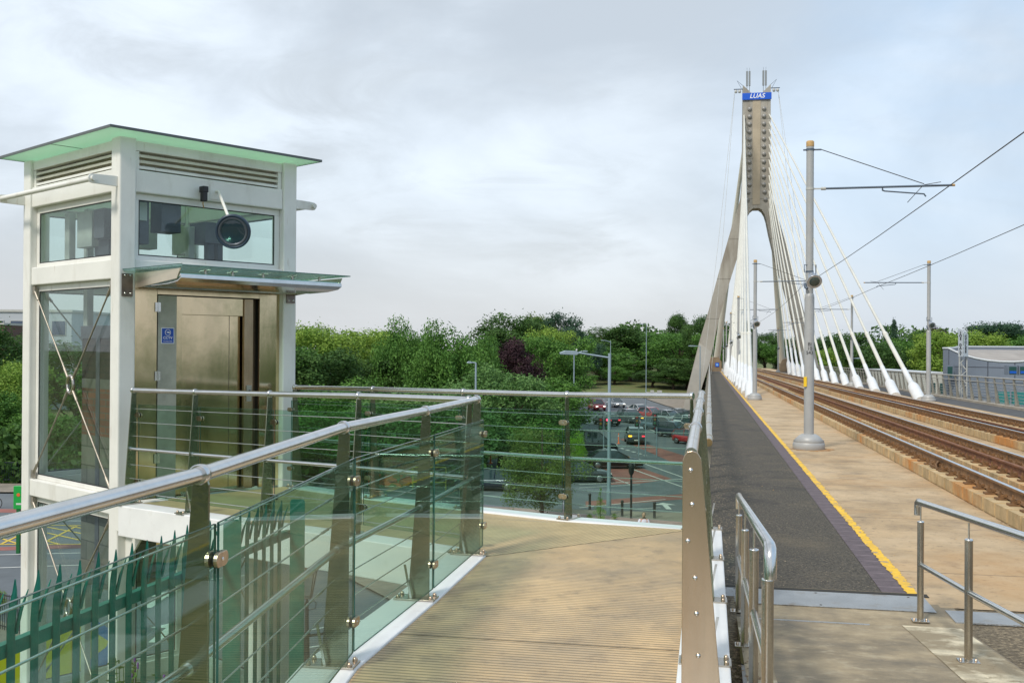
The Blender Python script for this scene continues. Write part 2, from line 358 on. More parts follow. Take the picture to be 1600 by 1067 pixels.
def foliage(name, c, c2, tr=.25):
    m = bpy.data.materials.new(name); m.use_nodes = True; n = m.node_tree.nodes; l = m.node_tree.links
    p = n['Principled BSDF']; p.inputs['Roughness'].default_value = .65; p.inputs['Specular IOR Level'].default_value = .25
    g = n.new('ShaderNodeNewGeometry'); t = n.new('ShaderNodeTexNoise'); t.inputs['Scale'].default_value = .35; t.inputs['Detail'].default_value = 4
    l.new(g.outputs['Position'], t.inputs['Vector'])
    a = n.new('ShaderNodeMath'); a.operation = 'ADD'; l.new(t.outputs['Fac'], a.inputs[0])
    b = n.new('ShaderNodeMath'); b.operation = 'MULTIPLY'; b.inputs[1].default_value = .38; l.new(g.outputs['Random Per Island'], b.inputs[0]); l.new(b.outputs[0], a.inputs[1])
    r = n.new('ShaderNodeMapRange'); r.inputs['From Min'].default_value = .42; r.inputs['From Max'].default_value = 1.0; l.new(a.outputs[0], r.inputs['Value'])
    mx = n.new('ShaderNodeMix'); mx.data_type = 'RGBA'; l.new(r.outputs[0], mx.inputs[0]); mx.inputs[6].default_value = (*c, 1); mx.inputs[7].default_value = (*c2, 1)
    l.new(mx.outputs[2], p.inputs['Base Color'])
    tl = n.new('ShaderNodeBsdfTranslucent'); l.new(mx.outputs[2], tl.inputs[0])
    ms = n.new('ShaderNodeMixShader'); ms.inputs[0].default_value = tr; l.new(p.outputs[0], ms.inputs[1]); l.new(tl.outputs[0], ms.inputs[2])
    l.new(ms.outputs[0], n['Material Output'].inputs[0]); return m
F_DARK = foliage('leaves_dark', (0.034, 0.087, 0.022), (0.095, 0.183, 0.039))
F_MID = foliage('leaves_mid', (0.049, 0.137, 0.023), (0.142, 0.288, 0.052))
F_LIGHT = foliage('leaves_light', (0.124, 0.242, 0.034), (0.320, 0.445, 0.078), .3)
F_WILL = foliage('leaves_willow', (0.065, 0.156, 0.042), (0.194, 0.341, 0.100), .3)
F_PURP = foliage('leaves_purple', (.026, .014, .018), (.075, .036, .044))
F_BRIGHT = foliage('leaves_bright', (0.150, 0.333, 0.027), (0.299, 0.521, 0.047), .35)
F_OLIVE = foliage('leaves_olive', (0.083, 0.150, 0.028), (0.215, 0.267, 0.068), .3)
F_PINE = foliage('needles_blue_green', (0.028, 0.071, 0.042), (0.073, 0.142, 0.077))

# ================================================================== raised steel walkway and its railings
P543 = G(543.8, 1038, .02); P670 = G(670.6, 934.7, .02); P749 = G(749.4, 864.7, .02)
LEFT = [V((-1.42, -.4, 0)), V((-1.24, 1.4, 0)), V((-.945, 3.24, 0)), V((P543.x, P543.y, 0)), V((P670.x, P670.y, 0)), V((P749.x, P749.y, 0))]
def TS(t, s, z=0): 
    p = UT * t + US * s; return V((p.x, p.y, z))
RS = [-.6, .7, 2.4, 4.02, 5.3, 6.6, 7.9, 9.2]
RIGHT = [TS(-.10, s) for s in RS]
CR = V((1.63, 9.10, 0))
FAR = [CR + V((-.05, .035, -.025)), V((.508, 9.79, -.05)), V((-.51, 10.49, -.06)), V((-1.53, 11.22, -.07)), V((-2.60, 12.28, -.10))]
LD = [V((-.30 - .805 * q, 8.13 + .593 * q, z)) for q, z in ((0.02, -.015), (1.23, -.025), (2.37, -.045), (3.47, -.062), (4.50, -.075))]
def perp(a, side):  # side +1: right of travel
    return V((a.y, -a.x, 0)).normalized() * side
def normals(P, side):
    r = []
    for i in range(len(P)):
        a = (P[i] - P[i - 1]) if i else (P[1] - P[0]); b = (P[i + 1] - P[i]) if i < len(P) - 1 else a
        a = V((a.x, a.y, 0)).normalized(); b = V((b.x, b.y, 0)).normalized()
        r.append(perp(a + b, side))
    return r
def off(P, Nn, e, z): return [p + n * e + V((0, 0, z)) for p, n in zip(P, Nn)]
nL = normals(LEFT, -1); nR = normals(RIGHT, 1); nF = normals(FAR, 1); nD = normals(LD, -1)
fb = thing('steel_footbridge', 'raised walkway of ribbed tan planks between white edge beams leading to the lift', 'footbridge', (0, 0, 0))
e0 = .05
lf = off(LEFT, nL, -e0, 0); rt = off(RIGHT, nR, -e0, 0); ff = off(FAR, nF, -e0, 0); ld = off(LD, nD, -e0, 0)
cR = V((rt[-1].x, rt[-1].y, 0))
m = MB(); main = lf + [cR] + rt[-2::-1]
m.prism([V((p.x, p.y, -.03)) for p in main], (0, 0, .03)); m.build('deck_panel', WOODP, fb)
# landing floor, falling slightly towards the lift
m = MB(); a = [lf[-1], cR] + ff[1:] ; 
LP0 = V((-4.14, 10.87, 0))
def TW(u, v, z): 
    p = LP0 + UB * u + UA * v; return V((p.x, p.y, z))
land = [V((p.x, p.y, p.z - .001)) for p in [lf[-1], cR] + ff[1:]] + [TW(2.1, -.02, -.10), TW(.1, -.02, -.08)] + [V((p.x, p.y, p.z - .001)) for p in ld[:0:-1]]
c = sum((p for p in land), V((0, 0, 0))) / len(land)
top = land; m.add([c] + top, [(0, i + 1, (i + 1) % len(top) + 1) for i in range(len(top))])
m.add([c - UZ * .04] + [p - UZ * .04 for p in top], [(0, (i + 1) % len(top) + 1, i + 1) for i in range(len(top))])
m.build('landing_panel', WOODL, fb)
m = MB()
for s in (4.62, 5.52, 2.7, 6.9):   # joints across the planks
    a = TS(-.13, s, .0015)
    best = None
    for i in range(len(lf) - 1):
        d = lf[i + 1] - lf[i]; dn = UT
        den = d.x * (-dn.y) + dn.x * d.y
        q = ((a.x - lf[i].x) * (-dn.y) + dn.x * (a.y - lf[i].y)) / den
        if 0 <= q <= 1: best = lf[i] + d * q
    if best is None or s in (2.7, 6.9): continue
    b = V((best.x, best.y, .0015)); m.poly([a, b, b + US * .006, a + US * .006][::-1])
a = V((lf[-1].x, lf[-1].y, .0015)); b = V((cR.x, cR.y, .0015)); d = perp(b - a, 1) * .007; m.poly([a, b, b + d, a + d][::-1])
m.build('panel_joint', SEAM, fb)
def beam(P, Nn, a, b, zt, zb, rnd=.0):
    m = MB()
    A = off(P, Nn, a, zt); B = off(P, Nn, b, zt); n = len(P)
    for i in range(n - 1):
        q = [A[i], A[i + 1], B[i + 1], B[i]]; w = [p + UZ * (zb - zt) for p in q]
        vs = q + w
        fs = [(0, 1, 2, 3), (7, 6, 5, 4), (4, 5, 1, 0), (6, 7, 3, 2)] + ([(7, 4, 0, 3)] if i == 0 else []) + ([(5, 6, 2, 1)] if i == n - 2 else [])
        if (q[1] - q[0]).cross(q[3] - q[0]).z < 0: fs = [f[::-1] for f in fs]
        m.add(vs, fs)
    return m
beam(LEFT, nL, -e0 + .001, .24, .014, -.30).build('edge_beam', WHITE2, fb, .008)
beam(LD, nD, -e0 + .001, .20, .012, -.30).build('edge_beam', WHITE2, fb, .008)
beam(RIGHT, nR, -e0 + .001, .21, .016, -.30).build('edge_beam', WHITE2, fb, .008)
beam(FAR, nF, -e0 + .001, .20, .013, -.30).build('edge_beam', WHITE2, fb, .008)
beam([V((-.9, -.4, 0)), V((-.45, 3.2, 0)), V((.1, 7.6, 0))], normals([V((-.9, -.4, 0)), V((-.45, 3.2, 0)), V((.1, 7.6, 0))], 1), -.1, .1, -.05, -.45).build('joist', WHITE, fb)
beam([LD[0] + V((.8, .9, 0)), LD[-1] + V((.5, .9, 0))], normals(LD[:2], 1), -.1, .1, -.06, -.5).build('joist', WHITE, fb)

def railing(name, label, P, Nn, spans=None, endplate=None, ztop=1.195, collar=True, glass_on=True, group=None, ext0=0, ext1=0, couplers=None, midend=None):
    rt_ = thing(name, label, 'railing', P[0], group)
    n = len(P)
    R = off(P, Nn, .032, ztop - .004)
    if ext0: R[0] = R[0] + (R[0] - R[1]).normalized() * ext0
    if ext1: R[-1] = R[-1] + (R[-1] - R[-2]).normalized() * ext1
    MB().pipe(R, .025, 20).build('handrail', STEELB, rt_)
    Mr = off(P, Nn, .062, .585)
    MB().pipe(Mr, .0175, 14).build('mid_rail', STEELB, rt_)
    for z in (.145, .285, .425, .72, .86, 1.0):
        k_ = .034 + .08 * (1.05 - z)
        pts = off(P, Nn, k_, z); m = MB(); m.pipe(pts, .0035, 6)
        if couplers is not None and z > .1:
            i = couplers; d = (pts[i] - pts[i + 1]).normalized()
            for q, rr in ((.18, .007), (.36, .0055)): m.pipe([pts[i + 1] + d * q, pts[i + 1] + d * (q + .11)], rr, 8)
        m.build('tension_cable', STEELB, rt_)
    for i in range(n):
        p = P[i]; nn = Nn[i]; tt = V((-nn.y, nn.x, 0)); h = ztop
        w1, w2, th = .054, .138, .012
        prof = [(0, .014), (0, h - .035), (.008, h - .012), (.022, h - .003), (.036, h - .003), (.048, h - .012), (w1, h - .035), (w2, .014)]
        if endplate is not None and i == endplate:
            prof = [(0, .014), (0, h - .03), (.006, h - .012), (.018, h + .004), (.036, h + .008), (.056, h + .002), (.070, h - .02), (.074, h - .06), (.172, .014)]
            th = .016
        po = MB().prism([p + nn * a - tt * th / 2 + UZ * b for a, b in prof], tt * th).build('post', ENDPL if endplate is not None and i == endplate else STEELD, rt_, .0015)
        if endplate is not None and i == endplate:
            for j, zz in enumerate((1.13, 1.0, .86, .72, .585, .425, .285, .145)):
                x = .035 + .045 * (1.05 - zz)
                MB().lathe(p + nn * (x if j != 2 else .022) - US * (.008) + UZ * zz, [(.0095, 0), (.0095, .004), (.007, .008), (.002, .0095)], -US, 12).build('bolt', STEELB, po)
        # foot plate with four dome nuts and a small stiffener
        bp = MB().box(p, nn, tt, UZ, (-.045, .215), (-.065, .065), (.016, .026)).build('base_plate', STEEL, rt_, .001)
        for a, b in ((-.022, .045), (-.022, -.045), (.19, .045), (.19, -.045)):
            MB().lathe(p + nn * a + tt * b + UZ * .026, [(.013, 0), (.013, .011), (.009, .018), (.003, .022)], UZ, 8).build('bolt', BRONZE, bp)
        MB().box(p + nn * .1 + tt * .045, (nn * .2 + UZ).normalized(), tt, nn, (.02, .24), (-.003, .003), (-.007, .007)).build('stiffener', STEELB, rt_)
        if collar:
            a = (R[min(i + 1, n - 1)] - R[max(i - 1, 0)]).normalized()
            if not (endplate is not None and i == endplate):
                c_ = p + nn * .032 + UZ * (ztop - .004)
                MB().pipe([c_ - a * .016, c_ - a * .013, c_ + a * .013, c_ + a * .016], [.03, .0335, .0335, .03], 20).build('rail_collar', STEELB, rt_)
            if endplate is not None and i == endplate: continue
            c_ = Mr[i]; MB().pipe([c_ - a * .02, c_ + a * .02], .0235, 14).build('rail_collar', STEELB, rt_)
    if glass_on:
        for i in range(n - 1):
            if endplate is not None and i < endplate: continue
            a = P[i]; b = P[i + 1]; d = V((b.x - a.x, b.y - a.y, 0)); ln = d.length; d.normalize(); q = perp(d, 1)
            if q.dot(Nn[i]) < 0: q = -q
            o = a + d * .012 - q * .030; dz = (b.z - a.z) / ln
            X = d + UZ * dz
            gm = MB().box(o, X, q, UZ, (0, ln - .024), (0, .010), (.085, 1.04)).build('glass_panel', GLG, rt_)
            ed = MB()
            ed.box(o, X, q, UZ, (0, ln - .024), (.001, .009), (1.0401, 1.0415)); ed.box(o, X, q, UZ, (0, ln - .024), (.001, .009), (.0835, .0849))
            ed.box(o, X, q, UZ, (-.0012, -.0001), (.001, .009), (.085, 1.04)); ed.box(o, X, q, UZ, (ln - .0239, ln - .0228), (.001, .009), (.085, 1.04))
            ed.build('glass_edge', GEDGE, gm)
        for i in range(n):
            if endplate is not None and i < endplate: continue
            p = P[i]; nn = Nn[i]; tt = V((-nn.y, nn.x, 0))
            for z in (.93, .235):
                c_ = p - nn * .030 + UZ * z; prof = []
                for j in range(16):
                    t = 2 * math.pi * j / 16; prof.append((math.copysign(.022, math.cos(t)) + .024 * math.cos(t), .024 * math.sin(t)))
                cl = MB().prism([c_ + tt * a + UZ * b - nn * .016 for a, b in prof], nn * .014).build('glass_clamp', BRONZE, rt_, .002)
                MB().prism([c_ + tt * a * 1.0 + UZ * b - nn * .002 for a, b in prof], nn * .003).build('gasket', BLACKR, cl)
                MB().prism([c_ + tt * a + UZ * b + nn * .0135 for a, b in prof], nn * .012).build('clamp_back', BRONZE, cl)
                MB().lathe(c_ - nn * .016, [(.007, 0), (.005, .002)], -nn, 8).build('screw', STEELB, cl)
    return rt_
railing('glass_railing', 'near glass and cable railing curving along the left side of the walkway', LEFT, nL, couplers=2)
railing('glass_railing', 'short glass railing between the walkway corner and the lift on the camera side', LD, nD)
railing('glass_railing', 'far glass railing across the back of the landing, in front of the trees and traffic', FAR, nF)
railing('glass_railing', 'railing on the right of the walkway ending in a wide bolted steel plate', RIGHT[3:], nR[3:], endplate=0, glass_on=False)
# supporting columns of the walkway
for x, y, lab in ((.2, 7.2, 'white steel column under the walkway bend'), (-2.6, 10.6, 'white steel column under the landing by the lift'), (.3, 1.5, 'white steel column under the near end of the walkway')):
    T(MB().lathe((x, y, -8), [(.25, 0), (.25, .03), (.11, .03), (.11, 7.45)], UZ, 16).build('support_column', WHITE), lab, 'column')
# ------------------------------------------------------------------ palisade fence beyond the railing
F0 = V((-1.98, 4.23, 0)); F1 = V((-1.72, 7.15, 0)); fd = (F1 - F0).normalized(); fn = V((fd.y, -fd.x, 0))   # fn towards the walkway
pf = thing('palisade_fence', 'dark green steel palisade fence with split pointed pales behind the near railing', 'fence', F0 - UZ * 2.4)
def ftop(q): return .665 - .055 * q
def pale(q, i):
    p = F0 + fd * q; zt = ftop(q) + random.uniform(-.012, .012); m = MB(); w = .0245
    lev = [(-2.4, 0, w), (zt - .20, 0, w), (zt - .14, .004, w), (zt - .09, .010, w * .86), (zt - .045, .016, w * .45), (zt, .018, w * .06)]
    for th in (0, -.004):      # one folded sheet with a rounded ridge, its head bent outwards
        vs = []
        for z, dx, ww in lev:
            for y, rz_ in ((-1, 0), (-.55, .011), (.0, .015), (.55, .011), (1, 0)): vs.append(p + fd * (y * ww) + fn * (rz_ * (ww / w) + dx + th) + UZ * z)
        fs = [(j * 5 + c, j * 5 + c + 1, j * 5 + c + 6, j * 5 + c + 5) for j in range(len(lev) - 1) for c in range(4)]
        if th < 0: fs = [f[::-1] for f in fs]
        m.add(vs, fs, True)
    # the side tongue of the split head, bent further out
    b0 = p + fd * (w * .6) + fn * .012; m.pipe([b0 + UZ * (zt - .22), b0 + fn * .018 + fd * .004 + UZ * (zt - .13), b0 + fn * .045 + fd * .01 + UZ * (zt - .045)], [.009, .008, .002], 5)
    m.build('pale', GREENP, pf)
q = -.62; i = 0
while q < 3.45:
    if not (2.08 < q < 2.30): pale(q, i)
    q += .171; i += 1
for q0 in (2.19, 3.56):
    p = F0 + fd * q0; h = ftop(q0) - .03
    m = MB(); m.prism([p + fn * .06 + V((1, 0, 0)) * a + UZ * b for a, b in ((-.055, -2.4), (.055, -2.4), (.055, h - .02), (.045, h), (-.045, h), (-.055, h - .02))], (0, .012, 0))
    m.box(p + fn * .06, (1, 0, 0), (0, 1, 0), UZ, (-.006, .006), (.012, .12), (-2.4, h - .05)); m.build('fence_post', GREENP, pf)
a = F0 - fd * .9; b = F0 + fd * 3.6
for dz in (-.27, -2.0):
    m = MB(); za, zb = ftop(-.9) + dz, ftop(3.6) + dz
    for (o1, o2, h1, h2) in ((-.012, -.006, -.05, .0), (-.045, -.006, -.0, .006)):
        q = [a + fn * o1 + UZ * (za + h1), b + fn * o1 + UZ * (zb + h1), b + fn * o2 + UZ * (zb + h1), a + fn * o2 + UZ * (za + h1)]
        m.prism(q, (0, 0, h2 - h1))
    m.build('fence_rail', GREENP, pf)
# ================================================================== lift tower
lt = thing('lift_tower', 'white steel and glass lift tower with a green glass roof and a steel door', 'lift tower', (LP0.x, LP0.y, -8))
Wd, Ld = 2.26, 2.40; ZF = -.09
def wb(u0, u1, v0, v1, z0, z1, m=None):
    m = m or MB(); return m.box(LP0, UB, UA, UZ, (u0, u1), (v0, v1), (z0, z1))
CS = .19
for u, v in ((0, 0), (Wd - CS, 0), (0, Ld - CS), (Wd - CS, Ld - CS)):
    wb(u, u + CS, v, v + CS, -8, 3.79).build('corner_column', WHITE, lt, .018, 3)
i0, i1 = .02, .17       # beams slightly recessed behind the column faces
levels = [(3.22, 3.46), (2.29, 2.50), (-.22, -.02), (-2.75, -2.55), (-5.3, -5.1), (-7.9, -7.7)]
def face_boxes(z0, z1, d0, d1, name, M, bev=.012, faces='ABCD', ins=.001):
    for f in faces:
        if f == 'A': m = wb(d0, d1, CS + ins, Ld - CS - ins, z0, z1)           # left face in the photograph
        if f == 'B': m = wb(CS + ins, Wd - CS - ins, d0, d1, z0, z1)           # door face
        if f == 'C': m = wb(Wd - d1, Wd - d0, CS + ins, Ld - CS - ins, z0, z1)
        if f == 'D': m = wb(CS + ins, Wd - CS - ins, Ld - d1, Ld - d0, z0, z1)
        m.build(name, M, lt, bev)
for k_, (a, b) in enumerate(levels):
    face_boxes(a, b, i0, i1, 'cross_beam', WHITE, faces='ACD' if k_ in (1, 2) else 'ABCD')
wb(CS + .001, Wd - CS - .001, i0, i1, 2.40, 2.50).build('cross_beam', WHITE, lt, .01)
wb(CS + .001, Wd - CS - .001, i0, i1, -.36, -.12).build('cross_beam', WHITE, lt, .01)
# louvre panels
for f in 'ABCD':
    ln = (Ld if f in 'AC' else Wd) - 2 * CS - .01
    if f == 'A': o = TW(0, CS + .005, 0); X, Y = UA, UB
    if f == 'B': o = TW(CS + .005, 0, 0); X, Y = UB, UA
    if f == 'C': o = TW(Wd, CS + .005, 0); X, Y = UA, -UB
    if f == 'D': o = TW(CS + .005, Ld, 0); X, Y = UB, -UA
    m = MB(); m.box(o, X, Y, UZ, (0, ln), (.035, .15), (3.665, 3.77)); m.box(o, X, Y, UZ, (0, .05), (.045, .15), (3.462, 3.664)); m.box(o, X, Y, UZ, (ln - .05, ln), (.045, .15), (3.462, 3.664))
    lp = m.build('louvre_panel', WHITE, lt, .004)
    MB().box(o, X, Y, UZ, (.052, ln - .052), (.125, .15), (3.463, 3.663)).build('louvre_back', LOUV, lp)
    for j in range(3):
        z = 3.478 + j * .062; y0 = .05
        q = [o + X * .052 + Y * a + UZ * (z + b) for a, b in ((y0, .0), (y0, .028), (y0 + .07, .052), (y0 + .07, .024))]
        MB().prism(q, X * (ln - .104)).build('louvre_slat', LOUV if j else WHITE, lp)
# windows: (face, z0, z1)
def window(f, z0, z1):
    ln = (Ld if f in 'AC' else Wd) - 2 * CS - .004
    if f == 'A': o = TW(0, CS + .002, 0); X, Y = UA, UB
    if f == 'B': o = TW(CS + .002, 0, 0); X, Y = UB, UA
    if f == 'C': o = TW(Wd, CS + .002, 0); X, Y = UA, -UB
    if f == 'D': o = TW(CS + .002, Ld, 0); X, Y = UB, -UA
    b = .07; y0, y1 = .085, .135; m = MB()
    m.box(o, X, Y, UZ, (0, ln), (y0, y1), (z0, z0 + b * .7)); m.box(o, X, Y, UZ, (0, ln), (y0, y1), (z1 - b, z1))
    m.box(o, X, Y, UZ, (0, b), (y0, y1), (z0 + b * .7, z1 - b)); m.box(o, X, Y, UZ, (ln - b, ln), (y0, y1), (z0 + b * .7, z1 - b))
    w = m.build('window', WHITE, lt, .004)
    MB().box(o, X, Y, UZ, (b - .006, ln - b + .006), (y0 + .012, y0 + .024), (z0 + b * .7 - .006, z1 - b + .006)).build('pane', GLW, w)
    m = MB(); g = .012; zz0, zz1 = z0 + b * .7, z1 - b
    for (a0, a1, c0, c1) in ((b, ln - b, zz0, zz0 + g), (b, ln - b, zz1 - g, zz1), (b, b + g, zz0 + g, zz1 - g), (ln - b - g, ln - b, zz0 + g, zz1 - g)):
        m.box(o, X, Y, UZ, (a0 + .0005, a1 - .0005), (y0 + .004, y0 + .0115), (c0, c1))
    m.build('glazing_gasket', BLACKR, w)
for f in 'ABCD': window(f, 2.502, 3.218)
for f in 'ACD':
    window(f, -.018, 2.288); window(f, -2.548, -.222); window(f, -5.098, -2.752); window(f, -7.698, -5.302)
window('B', -2.548, -.362)
# X braces with a ring in the middle
def brace(f, z0, z1):
    ln = (Ld if f in 'AC' else Wd) - 2 * CS
    if f == 'A': o = TW(.045, CS, 0); X, Y = UA, UB
    if f == 'C': o = TW(Wd - .045, CS, 0); X, Y = UA, -UB
    if f == 'D': o = TW(CS, Ld - .045, 0); X, Y = UB, -UA
    root = None
    c = o + X * ln / 2 + UZ * (z0 + z1) / 2
    m = MB()
    ring = [c + X * .075 * math.cos(t) + UZ * .1 * math.sin(t) for t in [2 * math.pi * j / 16 for j in range(17)]]
    m.pipe(ring, .02, 8, caps=False); m.build('brace_ring', STEEL, lt)
    for sx in (0, 1):
        for sz in (0, 1):
            e = o + X * (.045 if sx == 0 else ln - .045) + UZ * (z0 + .06 if sz == 0 else z1 - .06)
            d = (c - e).normalized(); b = MB(); b.pipe([e, c - d * .1], .0095, 8)
            b.pipe([e + d * .02, e + d * .16], .017, 8); b.pipe([c - d * .24, c - d * .09], .016, 8); b.box(e, X, Y, UZ, (-.03, .03), (-.012, .012), (-.045, .045))
            b.build('brace_rod', BRACE, lt)
for f in 'ACD':
    for a, b in ((-.02, 2.29), (-2.55, -.22), (-5.1, -2.75)): brace(f, a, b)
# roof: one big frosted green glass sheet with a dark edge
ov = .2; rz = 3.84
rf = wb(-ov, Wd + ov, -ov, Ld + ov, rz - .018, rz).build('roof', GLR, lt)
m = MB(); g = .012
for q in ((-ov - g, Wd + ov + g, -ov - g, -ov - .0005), (-ov - g, Wd + ov + g, Ld + ov + .0005, Ld + ov + g), (-ov - g, -ov - .0005, -ov, Ld + ov), (Wd + ov + .0005, Wd + ov + g, -ov, Ld + ov)):
    wb(*q, rz - .022, rz + .006, m)
m.build('roof_edge', mat('roof_edge_grey', (.10, .115, .11), .4, .2), rf)
wb(-ov + .001, Wd + ov - .001, Ld / 2 - .004, Ld / 2 + .004, rz - .0225, rz - .0185).build('roof_joint', SEAM, rf)
# horizontal bars on flat arms on both sides
for side in (0, 1):
    d = -UB if side == 0 else UB; o = LP0 + (UB * Wd if side else V((0, 0, 0))); zt = 3.31
    sb = MB().pipe([o + d * .27 + UZ * zt - UA * .0, o + d * .27 + UA * (Ld + .02) + UZ * zt], .028, 14).build('stand_off_bar', WHITE, lt)
    for v in (.06, Ld - .03):
        prof = [(0, -.055), (.0, .055), (.22, .05)] + [(.27 + .05 * math.cos(t), .05 * math.sin(t)) for t in [rad(60 - 20 * j) for j in range(8)]] + [(.22, -.05)]
        MB().prism([o + UA * v + d * a + UZ * (zt + b) for a, b in prof], UA * -.022).build('bar_arm', WHITE, sb, .003)
# door wall of brushed steel
B0 = .075     # cladding plane depth
def wl(u0, u1, d0, d1, z0, z1, name, M, parent=lt, bev=.002): return wb(u0, u1, d0, d1, z0, z1).build(name, M, parent, bev)
wl(CS + .002, .478, B0, B0 + .03, ZF, 2.398, 'steel_cladding', DOORST)
wl(.482, 1.79, B0, B0 + .03, 2.14, 2.398, 'steel_cladding', DOORST)
wl(1.792, Wd - CS - .002, B0, B0 + .03, ZF, 2.398, 'steel_cladding', DOORST)
acc = wl(.488, .712, B0 - .004, B0 + .03, ZF + .01, 2.13, 'access_panel', ZINC)
for z in (2.0, 1.25, .35):
    m = MB()
    for du in (-.032, .004): wb(.484 + du, .484 + du + .028, B0 - .012, B0 - .0045, z - .05, z + .05, m)
    m.pipe([TW(.484, B0 - .012, z - .055), TW(.484, B0 - .012, z + .055)], .007, 8); m.build('hinge', STEELB, acc)
wl(.4785, .4815, B0 + .01, B0 + .02, ZF, 2.14, 'door_gap', SLOTDK)
df = wl(.714, .79, B0 + .02, B0 + .06, ZF, 2.13, 'door_frame', DOORST)
wl(.792, 1.60, B0 + .05, B0 + .08, 1.93, 2.13, 'door_header', DOORST)
wl(1.602, 1.72, B0 + .03, B0 + .07, ZF, 2.13, 'door_frame', mat('door_jamb_brown', (.42, .32, .21), .25, 1, .15, 3))
JMB = mat('jamb_dark', (.26, .20, .14), .35, .9)
wl(1.722, 1.79, B0 + .08, B0 + .09, ZF, 2.13, 'door_frame', JMB)
wl(1.72, 1.7215, B0 + .03, B0 + .09, ZF, 2.13, 'door_frame', JMB)
dr = wl(.79, 1.62, B0 + .10, B0 + .12, ZF, 1.95, 'lift_door', DOORST)
wl(1.44, 1.445, B0 + .097, B0 + .0995, ZF, 1.94, 'door_gap', SLOTDK, dr)
wl(.79, 1.62, B0 + .01, B0 + .10, ZF, ZF + .02, 'door_sill', STEEL)
wl(CS + .002, Wd - CS - .002, .20, .22, ZF, 2.40, 'shaft_lining', mat('shaft_dark', (.06, .05, .04), .7))
cb = wl(1.632, 1.70, B0 + .018, B0 + .03, .93, 1.12, 'call_plate', ZINC)
MB().lathe(TW(1.672, B0 + .018, 1.05), [(.017, 0), (.015, .006), (.006, .008)], -UA, 14).build('call_button', mat('button_blue', (.02, .03, .07), .3), cb)
# machinery and masonry inside
for (u0, u1, v0, v1, z0, z1, M) in ((.38, .62, 1.0, 1.35, 2.62, 3.1, MACH), (.24, .5, .3, .46, 2.7, 3.2, MACH), (.62, .86, .25, .5, 2.85, 3.2, MACH), (.26, .34, .35, .42, 2.3, 2.8, MACH),
                                    (1.25, 1.33, .75, .83, -7.9, 3.0, LGREY), (1.35, 1.7, .55, .9, 2.8, 3.05, MACH), (1.42, 1.5, .6, .7, 2.35, 2.8, MACH), (1.55, 1.62, .6, .7, 2.45, 2.85, MACH), (1.68, 1.8, 1.5, 1.9, 2.75, 3.1, LGREY),
                                    (.95, 1.15, 1.3, 1.5, 2.75, 3.05, LGREY), (.42, .50, 1.6, 1.7, -7.9, 3.2, LGREY), (.30, .42, 1.25, 1.62, 2.72, 3.14, LGREY), (.30, .44, .95, 1.2, 2.80, 3.14, MACH), (.28, .36, 1.78, 1.9, 2.4, 3.15, LGREY), (.25, .38, .52, .60, 2.52, 3.0, MACH), (.22, .45, .25, .29, 2.95, 3.15, LGREY)):
    wb(u0, u1, v0, v1, z0, z1).build('lift_machine', M, lt, .006)
for j in range(5): MB().pipe([TW(.30 + .05 * j, .55, 2.4), TW(.30 + .05 * j, .55, 3.1)], .008, 6).build('lift_cable', MACH, lt)
BLK = brick('concrete_block', (.16, .155, .13), (.115, .11, .095), (.07, .068, .06), 1.0, .44, .215, .008, rot=(rad(90), 0, 0))
RBR = brick('red_brick', (.19, .075, .045), (.13, .05, .035), (.10, .085, .07), 1.0, .215, .075, .008, rot=(rad(90), 0, 0))
DBR = brick('dark_brick', (.045, .028, .022), (.03, .022, .02), (.02, .018, .016), 1.0, .215, .075, .008, rot=(rad(90), 0, 0))
pi_ = wb(.215, .75, .55, 1.28, -1.13, .56).build('masonry_pier', BLK, lt)  # block and brick pier inside the tower, its foot cut off in mid-air
wb(.215, .75, .55, 1.28, .561, 1.09).build('brick_course', RBR, pi_)
wb(.213, .752, .548, 1.282, 1.091, 1.20).build('block_course', BLK, pi_)
wb(.215, .75, .55, 1.28, 1.201, 1.66).build('brick_course', DBR, pi_)
wb(.205, .76, .545, 1.30, 1.661, 1.80).build('steel_lintel', MACH, pi_)
wb(.208, .213, .84, .93, -1.1, 1.66).build('guide_rail', MACH, pi_)
# support bracket under the landing
wb(-.02, .5, -.16, -.001, -.36, -.07).build('landing_bracket', WHITE, lt, .006)
m = MB(); m.prism([TW(CS / 2, 0, z) - UA * a for a, z in ((.001, -.40), (.35, -.40), (.001, -.75))], UB * .02); m.build('bracket_gusset', WHITE, lt)
# ------------------------------------------------------------------ entrance canopy of glass and steel over the door
ck = thing('door_canopy', 'glass canopy with a polished steel gutter over the lift door', 'canopy', TW(1.2, 0, 2.3))
def cv(u, d, z): p = LP0 + UB * u - UA * d; return V((p.x, p.y, z))
u0, u1, dd = .17, 2.245, .92
MB().prism([cv(u0 - .12, -.02, 2.365), cv(u1 + .02, -.02, 2.365), cv(u1 + .06, dd + .05, 2.385), cv(u0 - .0, dd + .05, 2.385)], (0, 0, .012)).build('glass_sheet', GLC, ck)
m = MB()
for pts in ([cv(u0 - .12, .0, 2.3795), cv(u0, dd + .05, 2.3995), cv(u0, dd + .058, 2.3995), cv(u0 - .13, .0, 2.3795)], [cv(u0, dd + .0505, 2.386), cv(u1 + .06, dd + .0505, 2.386), cv(u1 + .06, dd + .058, 2.386), cv(u0, dd + .058, 2.386)]):
    m.prism(pts, (0, 0, .009))
m.build('glass_edge', GEDGE, ck)
CREAM = mat('steel_side_plate', (.74, .64, .50), .32, .85, .08, 3)
for u in (u0 + .01, u1 - .02):
    MB().prism([cv(u, .0, 2.35), cv(u, dd, 2.365), cv(u, dd - .07, 2.262), cv(u, .0, 2.19)], UB * .008).build('side_plate', CREAM, ck, .001)
